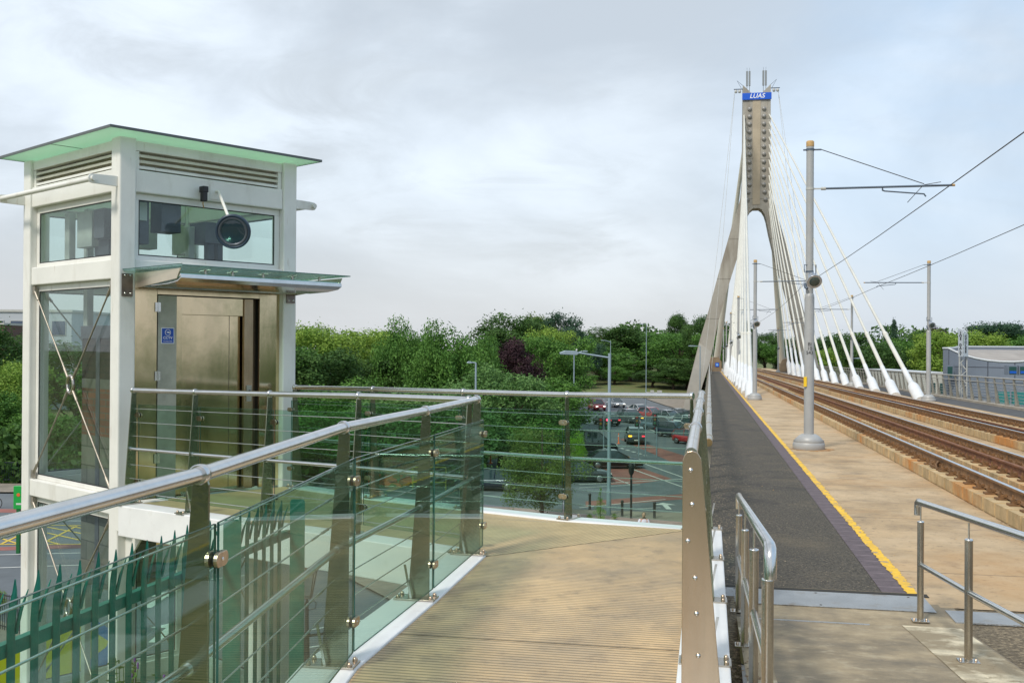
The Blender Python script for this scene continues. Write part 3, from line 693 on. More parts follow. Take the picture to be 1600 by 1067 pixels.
m = MB(); prof = [(dd - .015, 2.30), (dd - .01, 2.275), (dd - .07, 2.245), (dd - .16, 2.232), (dd - .26, 2.222), (dd - .4, 2.215), (dd - .6, 2.212), (dd - .6, 2.205), (dd - .26, 2.214), (dd - .07, 2.235), (dd - .002, 2.268), (dd - .003, 2.30)]
m.prism([cv(u0 + .02, a, b) for a, b in prof], UB * (u1 - u0 - .04)); m.build('gutter', STEELB, ck)
MB().pipe([cv(u0 + .02, dd - .03, 2.30), cv(u1 - .02, dd - .03, 2.30)], .018, 14).build('front_tube', STEELB, ck)
MB().box(cv(u0 + .02, 0, 0), UB, -UA, UZ, (0, u1 - u0 - .04), (.0, .06), (2.20, 2.34)).build('wall_rail', STEEL, ck, .003)
for u in (.5, .82, 1.2, 1.58, 1.95):
    m = MB(); m.pipe([cv(u, dd - .06, 2.31), cv(u, dd - .06, 2.37)], .014, 8); m.pipe([cv(u - .04, dd - .1, 2.35), cv(u + .04, dd - .02, 2.365)], .008, 6); m.pipe([cv(u + .04, dd - .1, 2.35), cv(u - .04, dd - .02, 2.365)], .008, 6)
    m.pipe([cv(u, .0, 2.30), cv(u, dd - .03, 2.31)], .012, 8); m.build('glass_fitting', STEEL, ck)
BRK = mat('bracket_brown_steel', (.20, .165, .14), .35, .9, .2, 9)
for u in (.03, Wd - .15):
    br = MB().box(cv(u, 0, 0), UB, -UA, UZ, (0, .12), (.0015, .014), (2.10, 2.34)).build('wall_bracket', BRK, ck, .001)
    for a, b in ((.03, 2.32), (.09, 2.32), (.03, 2.13), (.09, 2.13)): MB().lathe(cv(u + a, .014, b), [(.011, 0), (.009, .008), (.003, .01)], -UA, 8).build('bolt', STEELB, br)
# ------------------------------------------------------------------ floodlight and little camera on the front beam
fl = thing('floodlight', 'round dark blue floodlight hanging on a white arm above the canopy', 'floodlight', TW(1.14, 0, 3.3))
A0 = cv(1.16, -.015, 3.33)
MB().box(cv(1.08, -.0185, 0), UB, -UA, UZ, (0, .17), (0, .008), (3.24, 3.41)).build('mounting_plate', WHITE, fl, .001)
FC = AT(364, 362, 11.28)
MB().pipe([A0, A0 - UA * .05, FC + V((-.04, .0, .13))], .017, 10).build('arm', WHITE, fl)
fx = (V((.10, -1, -.28))).normalized()
NAVY = mat('navy_lamp_body', (.035, .055, .085), .4, .2)
MB().lathe(FC - fx * .17, [(.05, 0), (.12, .01), (.165, .06), (.186, .12), (.192, .17), (.188, .185), (.165, .188), (.16, .175)], fx, 32).build('lamp_body', NAVY, fl)
MB().lathe(FC, [(.16, .001), (.16, .012), (.15, .016), (.135, .012), (.13, .002)], fx, 32).build('lens_ring', mat('lamp_ring', (.09, .10, .12), .35, .3), fl)
MB().lathe(FC - fx * .05, [(.03, 0), (.08, .02), (.125, .052)], fx, 28).build('reflector', mat('lamp_reflector', (.35, .42, .42), .15, 1), fl)
MB().pipe([FC - fx * .02 + V((-.05, 0, .01)), FC - fx * .02 + V((.05, 0, -.01))], .014, 10).build('bulb', mat('bulb_glass', (.7, .72, .68), .2), fl)
MB().lathe(FC + fx * .003, [(.134, 0), (.10, .012), (.05, .018), (.0, .019)], fx, 28).build('lens', glass('lens_glass', (.72, .82, .82)), fl)
sc = thing('security_camera', 'small black camera on a bare bracket left of the floodlight arm', 'camera', cv(.98, 0, 3.3))
m = MB(); m.box(cv(.96, .01, 3.30), UB, -UA, UZ, (-.035, .035), (0, .09), (-.01, .06)); m.box(cv(.955, .03, 3.25), UB, -UA, UZ, (-.028, .028), (0, .07), (-.06, .04)); m.build('camera_body', BLACKR, sc, .008)
MB().pipe([cv(.95, .06, 3.20), cv(.94, .07, 3.16), cv(.965, .05, 3.12)], .006, 6).build('cable_end', TANCAP, sc)
# ------------------------------------------------------------------ blue CCTV notice
sg = thing('cctv_notice', 'small blue CCTV notice on the pale access panel beside the lift door', 'sign', cv(.60, -.07, 1.6))
BLUE = mat('sign_blue', (.005, .07, .42), .4); SWHITE = mat('sign_white', (.8, .82, .84), .5)
def sv(u, z, d=.0): return cv(.603 + u, -B0 + .0045 + d, 1.69 + z)
MB().box(sv(0, 0), UB, -UA, UZ, (-.078, .078), (0, .003), (-.088, .088)).build('sign_border', SWHITE, sg)
MB().box(sv(0, 0), UB, -UA, UZ, (-.070, .070), (.0031, .0045), (-.080, .080)).build('sign_face', BLUE, sg)
rg = [sv(.032 * math.cos(t), .035 + .032 * math.sin(t), .006) for t in [2 * math.pi * j / 24 for j in range(25)]]
MB().pipe(rg, .0028, 6, caps=False).build('camera_symbol_ring', SWHITE, sg)
MB().prism([sv(a, b, .0055) for a, b in ((-.02, .036), (.0, .046), (.022, .04), (.022, .026), (.002, .03))], -UA * .001).build('camera_symbol', SWHITE, sg)
text_mesh('CCTV', .042, SWHITE, 'lettering', sg, sv(0, -.025, .005), UB, UZ, .0008, bold=.0006)
text_mesh('IN OPERATION', .0155, SWHITE, 'lettering', sg, sv(0, -.062, .005), UB, UZ, .0008)
# ================================================================== tram bridge: deck, ramp, tracks
def DZ(s): return -.4 - .0111 * s
def D(t, s, h=0): return TS(t, s, DZ(s) + h)
def sheet(name, M, t0, t1, s0, s1, h, kind='structure', zf=None):
    z = zf or DZ
    p = [TS(t0, s0, z(s0) + h), TS(t1, s0, z(s0) + h), TS(t1, s1, z(s1) + h), TS(t0, s1, z(s1) + h)]
    return T(MB().poly(p).build(name, M), kind=kind)
br = thing('cable_stayed_bridge', 'long cable stayed tram bridge with a tall concrete pylon and white stays', 'bridge', D(6.3, 150))
m = MB(); q = [(-.15, 0), (12.85, 0), (12.85, -.35), (10.6, -1.3), (2.0, -1.3), (-.15, -.35)]
m.prism([TS(t, 8.9, DZ(8.9) + h - .012) for t, h in q], TS(0, 231.1, DZ(240) - DZ(8.9))); m.build('deck_girder', DECKC, br)
sheet('bridge_deck', CONC, 1.68, 11.0, 8.9, 240, 0)
sheet('footway', ASPH, .0, 1.465, 9.36, 171, .002)
sheet('brick_strip', PURP, 1.47, 1.675, 9.3, 171, .003)
sheet('far_footway', mat('far_footway_asphalt', (.075, .075, .075), .9, 0, .2, 3), 10.9, 12.45, 20, 171, .006)
sheet('deck_end', CONC, 10.9, 12.9, 9, 240, .001)
# worn yellow line: many short blobs of paint run together into one strip
m = MB(); s = 9.18; L1 = []; R1 = []
while s < 171:
    st = .05 if s < 30 else .3
    L1.append(D(1.675 + random.uniform(-.012, .012), s, .0065)); R1.append(D(1.768 + random.uniform(-.014, .014), s, .0065)); s += st
m.add(L1 + R1, [(i, len(L1) + i, len(L1) + i + 1, i + 1) for i in range(len(L1) - 1)])
T(m.build('yellow_line', YELL), kind='structure')
# ground beside and below the ramp
sheet('platform_edge', CONC, 1.85, 3.58, 8.9, 9.4, .001)
sheet('old_ground', ASPD, 1.80, 14, -3, 8.9, -.006, zf=lambda s: DZ(8.9))
R0 = 8.25
def RZ(s): return DZ(8.9) + max(0, min(.1 * (R0 - s), .5))
def ramp(name, M, t0, t1, h):
    for i, (a, b) in enumerate([(R0, 3.25), (3.25, -3)]):
        m = MB(); p = [TS(t0, b, RZ(b) + h), TS(t1, b, RZ(b) + h), TS(t1, a, RZ(a) + h), TS(t0, a, RZ(a) + h)]
        if i == 0: mm = m
        mm.poly(p)
        if h < .003: mm.poly([TS(t1, b, RZ(b) + h), TS(t1, b, RZ(b) - .6), TS(t1, a, RZ(a) - .6), TS(t1, a, RZ(a) + h)])
    return T(mm.build(name, M), kind='structure')
ramp('ramp', RAMPC, .215, 1.88, .002)
ramp('ramp_edge_strip', PALEC, 1.44, 1.86, .006)
ramp('ramp_edge_strip', PALEC, .215, .38, .006)
sheet('ramp_foot', RAMPC, .13, 1.955, 8.252, 9.0, .0, zf=lambda s: DZ(8.9))
sheet('ramp_foot', RAMPC, -.1, 1.68, 8.95, 9.36, .001, zf=lambda s: DZ(8.9))
mp = MB().box(D(0, 0), UT, US, UZ, (.14, 1.78), (8.70, 9.22), (DZ(8.9) + .4 + .004 - .4 - DZ(0), DZ(8.9) - DZ(0) + .009)).build('cover_plate', PLATE)
T(mp, 'wide chequered steel cover plate across the foot of the ramp', 'cover plate', kind=None)
for t in (.25, .9, 1.65):
    for s in (8.75, 9.17): MB().lathe(TS(t, s, DZ(8.9) + .0092), [(.012, 0), (.01, .002)], UZ, 8).build('screw', SLOTDK, mp)
mp2 = MB().box((0, 0, 0), UT, US, UZ, (1.86, 2.72), (8.42, 8.78), (DZ(8.9) + .0, DZ(8.9) + .010)).build('cover_plate', PLATE)
T(mp2, 'small steel cover plate behind the right ramp handrail', 'cover plate')
T(MB().box((0, 0, 0), UT, US, UZ, (.1, 1.83), (9.235, 9.345), (DZ(9.2) - .01, DZ(9.2) + .006)).build('expansion_joint', SEAM), kind='structure')
T(MB().box((0, 0, 0), UT, US, UZ, (.24, 1.2), (8.19, 8.215), (DZ(8.9) - .01, DZ(8.9) + .012)).build('joint_strip', PLATE), kind='structure')
sheet('side_strip', ASPD, .0, .215, -3, 8.9, .0, zf=lambda s: DZ(8.9) + .01)
# leaf litter and dirt along the foot of the white beam
def bits(name, M, region, n, size, zf, label=None):
    m = MB()
    for _ in range(n):
        t, s = region(); a = random.uniform(0, 6.3); r = random.uniform(*size)
        p = TS(t, s, zf(s) + .006 + random.uniform(0, .006)); pts = [p + V((math.cos(a + j * 1.6) * r * random.uniform(.4, 1), math.sin(a + j * 1.6) * r * random.uniform(.4, 1), random.uniform(0, .004))) for j in range(4)]
        m.poly(pts)
    return T(m.build(name, M), kind='stuff')
LIT = mat('dry_litter', (.16, .10, .05), .9, 0, .5, 30)
bits('leaf_litter', LIT, lambda: (random.uniform(.13, .34) , random.uniform(2.5, 9.3)), 420, (.006, .02), lambda s: RZ(s) if s < R0 else DZ(8.9))
bits('grit', mat('pale_grit', (.42, .34, .22), .9, 0, .3, 30), lambda: (random.uniform(.02, .06) + abs(random.gauss(0, .25)), random.uniform(9.4, 24)), 2600, (.004, .014), DZ)
bits('fallen_leaves', mat('orange_leaf', (.5, .28, .05), .8, 0, .4, 30), lambda: (random.uniform(.3, 3.4), random.uniform(9.4, 20)), 26, (.008, .02), DZ)
# ------------------------------------------------------------------ two low handrails of the ramp
def ramp_rail(label, t, ss, near_out):
    r_ = thing('ramp_handrail', label, 'handrail', TS(t, ss[0], RZ(ss[0])))
    for s in ss:
        z = RZ(s); p = TS(t, s, z)
        po = MB().pipe([p + UZ * .012, p + UZ * .765], .0245, 16).build('post', STEEL, r_)
        MB().pipe([p + UZ * .765, p + UZ * .90], .006, 8).build('pin', STEELB, po)
        MB().lathe(p + UZ * .765, [(.0255, 0), (.0255, .006), (.02, .010)], UZ, 16).build('post_cap', STEELB, po)
        bp = MB().box(p, UT, US, UZ, (-.062, .062), (-.05, .05), (.007, .016)).build('base_plate', STEEL, po, .001)
        for a in (-.045, .045): MB().lathe(p + UT * a + UZ * .016, [(.01, 0), (.008, .01), (.003, .013)], UZ, 8).build('bolt', BRONZE, bp)
    def P(s, h): return TS(t, s, RZ(s) + h)
    top = [P(ss[0] + .13, .80), P(ss[0] + .13, .86), P(ss[0] + .115, .895), P(ss[0] + .08, .912), P(ss[0], .915)]
    e = ss[-1] - .16
    top += [P(e, .915)] if near_out else [P(e + .05, .915), P(e + .01, .90), P(e - .01, .865), P(e - .01, .79)]
    MB().pipe(top, .0245, 16).build('top_rail', STEELB, r_)
    q = [P(s, .44) for s in ss]
    MB().pipe(q, .019, 14).build('mid_rail', STEELB, r_)
    return r_
ramp_rail('low steel ramp handrail on the left beside the white beam', .235, [8.4, 7.0, 5.6, 4.3], False)
ramp_rail('low steel ramp handrail on the right in front of the tracks', 1.60, [8.4, 6.9, 5.4, 3.9, 2.4], True)
# ------------------------------------------------------------------ tracks
def rail_profile(m, t, s0, s1, h0, w=1.0, top=False):
    pr = [(-.07, 0), (.07, 0), (.07, .012), (.012, .03), (.009, .105), (.034, .118), (.035, .145), (-.035, .145), (-.034, .118), (-.009, .105), (-.012, .03), (-.07, .012)]
    m.prism([D(t + a, s0, h0 + b) for a, b in pr], D(0, s1) - D(0, s0)); return m
def track(label, t_rails, t_guard, plinths, nclip, s0):
    tr = thing('tram_track', label, 'tram track', D(t_rails[0], s0))
    for (a, b) in plinths:
        s = s0; 
        while s < 172:
            ln = 3.42 if s < 60 else 14
            m = MB(); h = .19
            m.box(D(a, s), UT, (D(0, s + 1) - D(0, s)), UZ, (0, b - a), (0, ln - .03), (.001, h - .012))
            if s < 60:                     # cast ribs along both faces
                x = .02
                while x < ln - .1:
                    m.box(D(a, s), UT, (D(0, s + 1) - D(0, s)), UZ, (-.012, b - a + .012), (x, x + .50), (.02, h)); x += .57
            else: m.box(D(a, s), UT, (D(0, s + 1) - D(0, s)), UZ, (-.012, b - a + .012), (.01, ln - .05), (.02, h))
            m.build('plinth', PLINTH, tr); s += ln
    h0 = .215
    for t in t_rails:
        r_ = rail_profile(MB(), t, s0, 200, h0).build('rail', RAILS, tr)
        MB().box(D(t, s0), UT, (D(0, s0 + 1) - D(0, s0)), UZ, (-.030, .030), (0, 200 - s0), (h0 + .1452, h0 + .149)).build('worn_surface', RAILTOP, r_)
    for t in t_guard:
        r_ = rail_profile(MB(), t, s0, 200, h0).build('guard_rail', RUST, tr)
    # fastenings: nearest ones single, the distant run as one
    def clip(m, t, s):
        for sx in (-1, 1):
            o = D(t, s, .19); X = UT * sx
            m.box(o, X, US, UZ, (.03, .19), (-.075, .075), (.0, .025))
            m.box(o, X, US, UZ, (.05, .15), (-.04, .04), (.025, .065)); m.box(o, X, US, UZ, (.06, .10), (-.06, .06), (.035, .08))
            m.lathe(o + X * .13 + UZ * .025, [(.024, 0), (.024, .055), (.015, .057), (.013, .11)], UZ, 6, False)
            m.pipe([o + X * .05 - US * .04 + UZ * .05, o + X * .09 - US * .055 + UZ * .065, o + X * .12 + UZ * .06, o + X * .09 + US * .055 + UZ * .065, o + X * .05 + US * .04 + UZ * .05], .008, 5)
        return m
    allt = list(t_rails) + list(t_guard)
    far = MB(); cnt = 0
    for i in range(95):
        s = s0 + .35 + .57 * i
        for t in allt:
            if cnt < nclip and (t in t_rails): clip(MB(), t, s).build('rail_clip', CLIP, tr); cnt += 1
            else: clip(far, t, s)
    o = far.build('rail_clips', CLIP, tr); o['kind'] = 'stuff'
    return tr
track('near tram track of shiny rails with a rusty brown guard rail on concrete plinths', (3.88, 5.31), (4.78,), ((3.6, 4.2), (4.52, 5.62)), 96, 9.6)
track('far tram track beyond the near one, beside the right hand stay anchors', (7.10, 8.54), (7.42,), ((6.86, 7.72), (8.28, 8.86)), 60, 9.6)
# cable loop on the first plinth
T(MB().pipe([D(3.70, 18.1, .2), D(3.72, 18.3, .27), D(3.80, 18.5, .30), D(3.86, 18.75, .25), D(3.78, 18.95, .22), D(3.70, 18.7, .24), D(3.74, 18.4, .21), D(3.82, 18.2, .2)], .018, 6).build('bonding_cable', CLIP), 'looped brown bonding cable on the near concrete plinth', 'cable')
bits('grit_by_track', LIT, lambda: (random.choice((3.5, 4.4, 6.1, 6.6)) + random.gauss(0, .12), random.uniform(10, 40)), 700, (.008, .022), DZ)
# ------------------------------------------------------------------ parapets
def parapet(label, t0, sgn, s0, s1, step):
    pr = thing('parapet_railing', label, 'railing', D(t0, s0)); n = UT * sgn
    s = s0 + .1; k_ = 0
    while s < s1 and k_ < 100:
        prof = [(.0, 1.24), (.07, 1.24), (.13, .9), (.19, .55), (.30, .0), (.10, .0), (.085, .45), (.04, .85)]
        MB().prism([D(t0, s) + n * a + UZ * b - US * .03 for a, b in prof], US * .05).build('post', PARA, pr); s += step; k_ += 1
    for h, a, r in ((1.255, .035, .034), (1.03, .045, .022)):
        o_ = MB().pipe([D(t0, s0) + n * a + UZ * h, D(t0, s1) + n * a + UZ * h], r, 12).build('top_rail' if h > 1.1 else 'second_rail', PARR, pr)
    for h, a in ((.88, .075), (.74, .095), (.60, .12), (.46, .145), (.32, .17), (.18, .19)):
        MB().pipe([D(t0, s0) + n * a + UZ * h, D(t0, s1) + n * a + UZ * h], .009, 6).build('wire', STEELB, pr)
    return pr
PARA = mat('parapet_post', (.30, .28, .235), .5, .55, .12, 4)
PARR = mat('parapet_rail', (.50, .47, .41), .35, .75, .06, 3)
pl = parapet('parapet railing along the near footway, seen nearly end on', .03, -1, 9.45, 170, 1.95)
for s in np.arange(9.9, 60, 1.95):
    MB().pipe([D(.03, s) - UT * .035 + UZ * 1.255 - US * .03, D(.03, s) - UT * .035 + UZ * 1.255 + US * .03], .042, 14).build('rail_collar', PARR, pl)
MB().pipe([D(.03, 9.36) - UT * .035 + UZ * 1.255, D(.03, 9.45) - UT * .035 + UZ * 1.255], .033, 14).build('end_cap', TANCAP, pl)
parapet('parapet railing along the far side of the bridge in front of the grey building', 12.5, 1, 24, 170, 1.50)
T(MB().box(D(0, 0), UT, (D(0, 1) - D(0, 0)), UZ, (12.46, 12.95), (10, 171), (-.02, .10)).build('kerb', DECKC), kind='structure')
# ------------------------------------------------------------------ pylon
SY = 150.0; tc_ = 6.3
def PZ(t, z, s=SY): return TS(tc_ + t, s, z)
outer = [(1.90, 38.4), (1.90, 37), (1.92, 30), (1.95, 25), (2.15, 22.6), (2.7, 20.6), (3.25, 18.9), (4.9, 12.9), (6.45, 6.9), (7.8, 2.2), (9.5, -4.9), (10.2, -8.2)]
inner = [(8.1, -8.2), (7.6, -4.9), (6.35, -.8), (5.05, 5.5), (3.85, 9.9), (2.6, 14), (1.75, 17.6), (1.42, 19.3), (1.15, 20.2), (.8, 20.8), (.4, 21.1)]
topn = [(.75, 37.25), (1.9, 38.4)]
right = outer + inner
poly = [(-a, b) for a, b in right[::-1]]            # left side upward from the arch crown
poly = [(-a, b) for a, b in (inner[::-1])] + [(-a, b) for a, b in outer[::-1]] + [(-.75, 37.25), (.75, 37.25)] + outer + inner
m = MB(); m.prism([PZ(a, b, SY - 1.5) for a, b in poly], US * 3.0)
py = m.build('pylon', PYL, br)
m = MB(); m.prism([PZ(a, b, SY - 1.56) for a, b in ((-.55, 37.0), (.55, 37.0), (.5, 24), (.5, 21.6), (-.5, 21.6), (-.5, 24))], US * .055); m.build('face_panel', mat('pylon_panel', (.40, .34, .25), .85, 0, .1, .5), py)
for sx in (-1, 1):
    m = MB()
    a = [(sx * x, z) for x, z in ((6.55, 6.4), (7.75, 2.2), (9.48, -4.9), (10.15, -8.1), (8.1, -8.1), (7.6, -4.9), (6.35, -.8), (5.6, 2.6))]
    if sx > 0: a = a[::-1]
    m.prism([PZ(x - .02 * sx, z, SY - 1.53) for x, z in [(sx * 7.75, 2.2), (sx * 9.48, -4.9), (sx * 10.15, -8.1), (sx * 8.15, -8.1), (sx * 7.65, -4.9), (sx * 6.38, -.8), (sx * 6.0, .9)]], US * .028); m.build('pale_base_coating', PYLW, py)
for sx in (-1, 1):
    for j in range(13):
        z = 35.0 - 1.06 * j; x = sx * (.98 + (.12 * max(0, j - 10)))
        MB().lathe(PZ(x, z, SY - 1.5), [(.30, 0), (.30, .12), (.22, .24), (.08, .29)], -US, 12).build('anchor_cap', mat('anchor_cap_grey', (.30, .29, .27), .5, .3) if (j, sx) == (0, -1) else bpy.data.materials['anchor_cap_grey'], py)
PB = mat('sign_board_blue', (.004, .09, .55), .35)
sgn = MB().box(PZ(0, 0, SY - 1.75), UT, US, UZ, (-2.0, 2.0), (0, .18), (36.25, 37.2)).build('name_sign', PB, py, .02)
lt_ = text_mesh('LUAS', .88, SWHITE, 'lettering', py, PZ(.02, 36.73, SY - 1.77), UT, UZ, .01, shear=.25, bold=.012)
lt_.parent = sgn
for sx in (-1, 1):
    m = MB(); m.box(PZ(sx * 1.9, 37.9, SY - 1.2), UT * sx, US, UZ, (0, 1.25), (-.04, .04), (-.06, .06)); m.pipe([PZ(sx * 1.9, 38.4, SY - 1.2), PZ(sx * 2.7, 39.1, SY - 1.2), PZ(sx * 2.1, 38.0, SY - 1.2)], .03, 5)
    lb = m.build('lamp_bar', BRKT, py)
    for x in (2.35, 2.85): MB().lathe(PZ(sx * x, 37.8, SY - 1.2), [(.1, 0), (.2, .1), (.2, .35), (.12, .42)], -UZ, 12).build('lamp', LGREY, lb)
    an = MB()
    for x in (.95, 1.3):
        an.pipe([PZ(sx * x, 37.4), PZ(sx * x, 39.0)], .04, 6); an.box(PZ(sx * x, 0), UT, US, UZ, (-.13, .13), (-.1, .1), (38.6, 40.7)); an.pipe([PZ(sx * x, 40.7), PZ(sx * x, 41.2)], .02, 5)
    an.build('antenna', mat('antenna_grey', (.22, .24, .25), .5, .2) if sx < 0 else bpy.data.materials['antenna_grey'], py)
# stays with their anchor sleeves
def sleeve(m, o, d, sc=1):
    m.lathe(o - d * .5, [(.29 * sc, 0), (.29 * sc, 1.8), (.26 * sc, 2.0), (.16, 2.3), (.15, 2.5), (.135, 4.4)], d, 14); return m
for sx in (-1, 1):
    for j in range(13):
        sa = 55.7 + 7.2 * j; ta = 10.5 if sx > 0 else 2.12
        o = D(ta, sa, .1); e = PZ(sx * 1.72, 34.2 - 1.06 * j, SY - 1.3)
        d = (e - o).normalized()
        st = MB().pipe([o + d * 3, o + d * 9.5, o + d * 9.6, e], [.125, .125, .095, .095], 8).build('stay_cable', CABW, br)
        sleeve(MB(), o, d).build('anchor_sleeve', SLEEVE, st)
        MB().lathe(o + d * 9.3, [(.14, 0), (.14, .35)], d, 10).build('sleeve_collar', CABW, st)
for sx in (-1, 1):
    o = D(6.3 + sx * 5.2, 172, 1.6); e = PZ(sx * 1.3, 33, SY + 1.2); d = (e - o).normalized()
    st = MB().pipe([o, o + d * 24, e], [.55, .35, .2], 10).build('back_stay', CABW, br)
    m = MB(); c = D(6.3 + sx * 5.4, 172, 0)
    m.prism([c + UT * a + UZ * z - US * 2 for a, z in ((-1.0, -.3), (1.0, -.3), (1.0, 1.6), (.5, 2.3), (-.3 if sx > 0 else -1.0, 2.3 if sx < 0 else 1.9))], US * 6)
    m.build('back_anchorage', mat('anchorage_brown', (.22, .16, .10), .85, 0, .2, 1) if sx < 0 else bpy.data.materials['anchorage_brown'], br)
c = D(1.2, 169.9, 1.0)
ws = T(MB().box(c, UT, US, UZ, (-.30, .30), (0, .04), (-.25, .40)).build('route_sign', PB), 'small blue round-arrow sign on the brown block at the end of the footway', 'sign')
MB().lathe(c + UZ * .07, [(.2, 0), (.2, .01)], -US, 16).build('sign_symbol', mat('sign_pale_blue', (.2, .4, .75), .4), ws)
# thin wires from the lamp bars to the ground
for sx, lab in ((-1, 'left'), (1, 'right')):
    g = thing('guy_wires', 'pair of thin wires hanging from the %s lamp bar of the pylon' % lab, 'wire', PZ(sx * 3, 37.8))
    for q in (0, 1):
        e = PZ(sx * 3.0, 37.8); b = PZ(sx * (7.8 - 1.2 * q), -8, SY - 22 + 6 * q)
        MB().pipe([e, e.lerp(b, .5) + V((0, 0, -.8)), b], .022, 5).build('wire', LGREY, g)
# ------------------------------------------------------------------ overhead line poles
HP = 6.9
def make_pole():
    r_ = thing('overhead_line_pole', 'x', 'pole', (0, 0, 0))
    X = V((1, 0, 0)); Y = V((0, 1, 0))
    MB().lathe((0, 0, 0), [(.34, 0), (.35, .02), (.35, .12), (.335, .15), (.33, .165), (.33, .17), (.34, .18), (.22, .30), (.16, .335), (.11, .34)], UZ, 28).build('base_cover', POLEG, r_)
    MB().lathe((0, 0, .34), [(.108, 0), (.108, 3.05), (.098, 3.12), (.086, 3.14)], UZ, 24).build('lower_tube', POLEG, r_)
    MB().lathe((0, 0, 3.45), [(.083, 0), (.083, HP - 3.58)], UZ, 24).build('upper_tube', POLEG, r_)
    MB().lathe((0, 0, HP - .13), [(.087, 0), (.087, .11), (.07, .13)], UZ, 20).build('pole_cap', TANCAP, r_)
    MB().lathe((0, 0, HP - .22), [(.092, 0), (.092, .045)], UZ, 16).box((0, 0, 0), X, Y, UZ, (-.15, .24), (-.02, .02), (HP - .215, HP - .185)).build('top_clamp', BRKT, r_)
    MB().lathe((0, 0, 5.80), [(.09, 0), (.09, .05)], UZ, 16).box((0, 0, 0), X, Y, UZ, (.08, .28), (-.012, .012), (5.81, 5.84)).pipe([(.24, 0, 5.825), (.34, 0, 5.825)], .035, 10).build('arm_clamp', LGREY, r_)
    a_ = MB().pipe([(.34, 0, 5.825), (3.0, 0, 5.84)], .024, 8).build('cantilever_arm', BRKT, r_)
    MB().pipe([(3.0, 0, 5.84), (3.06, 0, 5.84)], .026, 8).build('arm_tip', TANCAP, a_)
    MB().pipe([(.24, 0, HP - .2), (2.42, 0, 5.88)], .010, 6).build('tie_wire', WIREM, r_)
    MB().pipe([(2.40, 0, 5.85), (2.1, .15, 5.50)], .008, 5).pipe([(2.42, 0, 5.86), (2.75, -.1, 5.90)], .008, 5).build('hanger', WIREM, r_)
    MB().pipe([(1.55, 0, 5.81), (1.55, 0, 5.76), (1.6, 0, 5.74), (2.42, 0, 5.66), (2.46, 0, 5.60)], .016, 7).build('registration_arm', BRKT, r_)
    # lamp
    lp = MB().lathe((.02, -.16, 3.90), [(.05, 0), (.075, .03), (.085, .12), (.10, .2), (.15, .32), (.165, .36), (.16, .365)], V((.12, -.85, -.5)), 24).build('lamp', mat('lamp_silver', (.42, .46, .52), .3, .7) if 'lamp_silver' not in bpy.data.materials else bpy.data.materials['lamp_silver'], r_)
    ax = V((.12, -.85, -.5)).normalized()
    MB().lathe(V((.02, -.16, 3.90)) + ax * .362, [(.118, 0), (.10, .012), (.04, .018)], ax, 20).build('lamp_glass', mat('lamp_lens', (.07, .10, .095), .1, .2), lp)
    MB().pipe([(-.12, -.06, 3.95), (-.12, -.06, 4.12), (.13, -.06, 4.12), (.13, -.06, 3.8)], .009, 6).pipe([(-.1, -.05, 3.7), (-.1, -.12, 3.62), (-.06, -.16, 3.58)], .03, 8).lathe((0, 0, 3.95), [(.09, 0), (.09, .04)], UZ, 12).build('lamp_bracket', BRKT, lp)
    return r_
P1 = make_pole(); ang = -AZ
def placep(o, t, s, label, flip=False, copy=True, group='overhead line poles along the bridge'):
    c = copy_tree(o, label) if copy else o
    c['label'] = label; c['group'] = group
    c.location = D(t, s); c.rotation_euler = (0, 0, ang + (math.pi if flip else 0)); return c
# flipped poles mirror the arm only: build a second kind with the lamp on the same (camera) side
P2 = copy_tree(P1)
for ch in P2.children:
    if ch.name.split('.')[0] in ('cantilever_arm', 'tie_wire', 'hanger', 'registration_arm', 'arm_clamp', 'top_clamp'):
        ch.data = ch.data.copy(); ch.data.transform(Matrix.Diagonal((-1, 1, 1, 1))); ch.data.flip_normals()
        for g in ch.children: g.data = g.data.copy(); g.data.transform(Matrix.Diagonal((-1, 1, 1, 1))); g.data.flip_normals()
for i, (t, s, lab) in enumerate([(2.19, 52.3, 'grey overhead line pole beside the first white stay sleeves on the left'), (2.17, 82, 'third overhead line pole along the left footway, among the left stays'), (2.16, 111, 'fourth overhead line pole along the left footway'), (2.15, 139, 'fifth overhead line pole along the left footway, before the pylon'), (2.15, 167, 'farthest overhead line pole on the left, beyond the pylon')]):
    placep(P1, t, s, lab)
for i, (t, s, lab) in enumerate([(10.54, 53.6, 'overhead line pole on the right between the stay anchors and the grey building'), (10.54, 81.5, 'overhead line pole on the right among the right hand stays'), (10.54, 111, 'third overhead line pole on the right, far down the bridge'), (10.54, 139, 'slim overhead line pole on the right before the pylon'), (10.54, 167, 'farthest overhead line pole on the right, beyond the pylon')]):
    placep(P2, t, s, lab)
for o in list(P2.children_recursive): bpy.data.objects.remove(o)
bpy.data.objects.remove(P2)
P1 = placep(P1, 2.19, 24.0, 'nearest and tallest grey overhead line pole, with numbers and a yellow tag', copy=False)
bpy.context.view_layer.update()
def PL(x, y, z): return (x, y, z)
tx = text_mesh('BI\n10\n543', .105, BLACKR, 'number', P1, (0, -.1115, 2.25), (1, 0, 0), (0, 0, 1), .001)
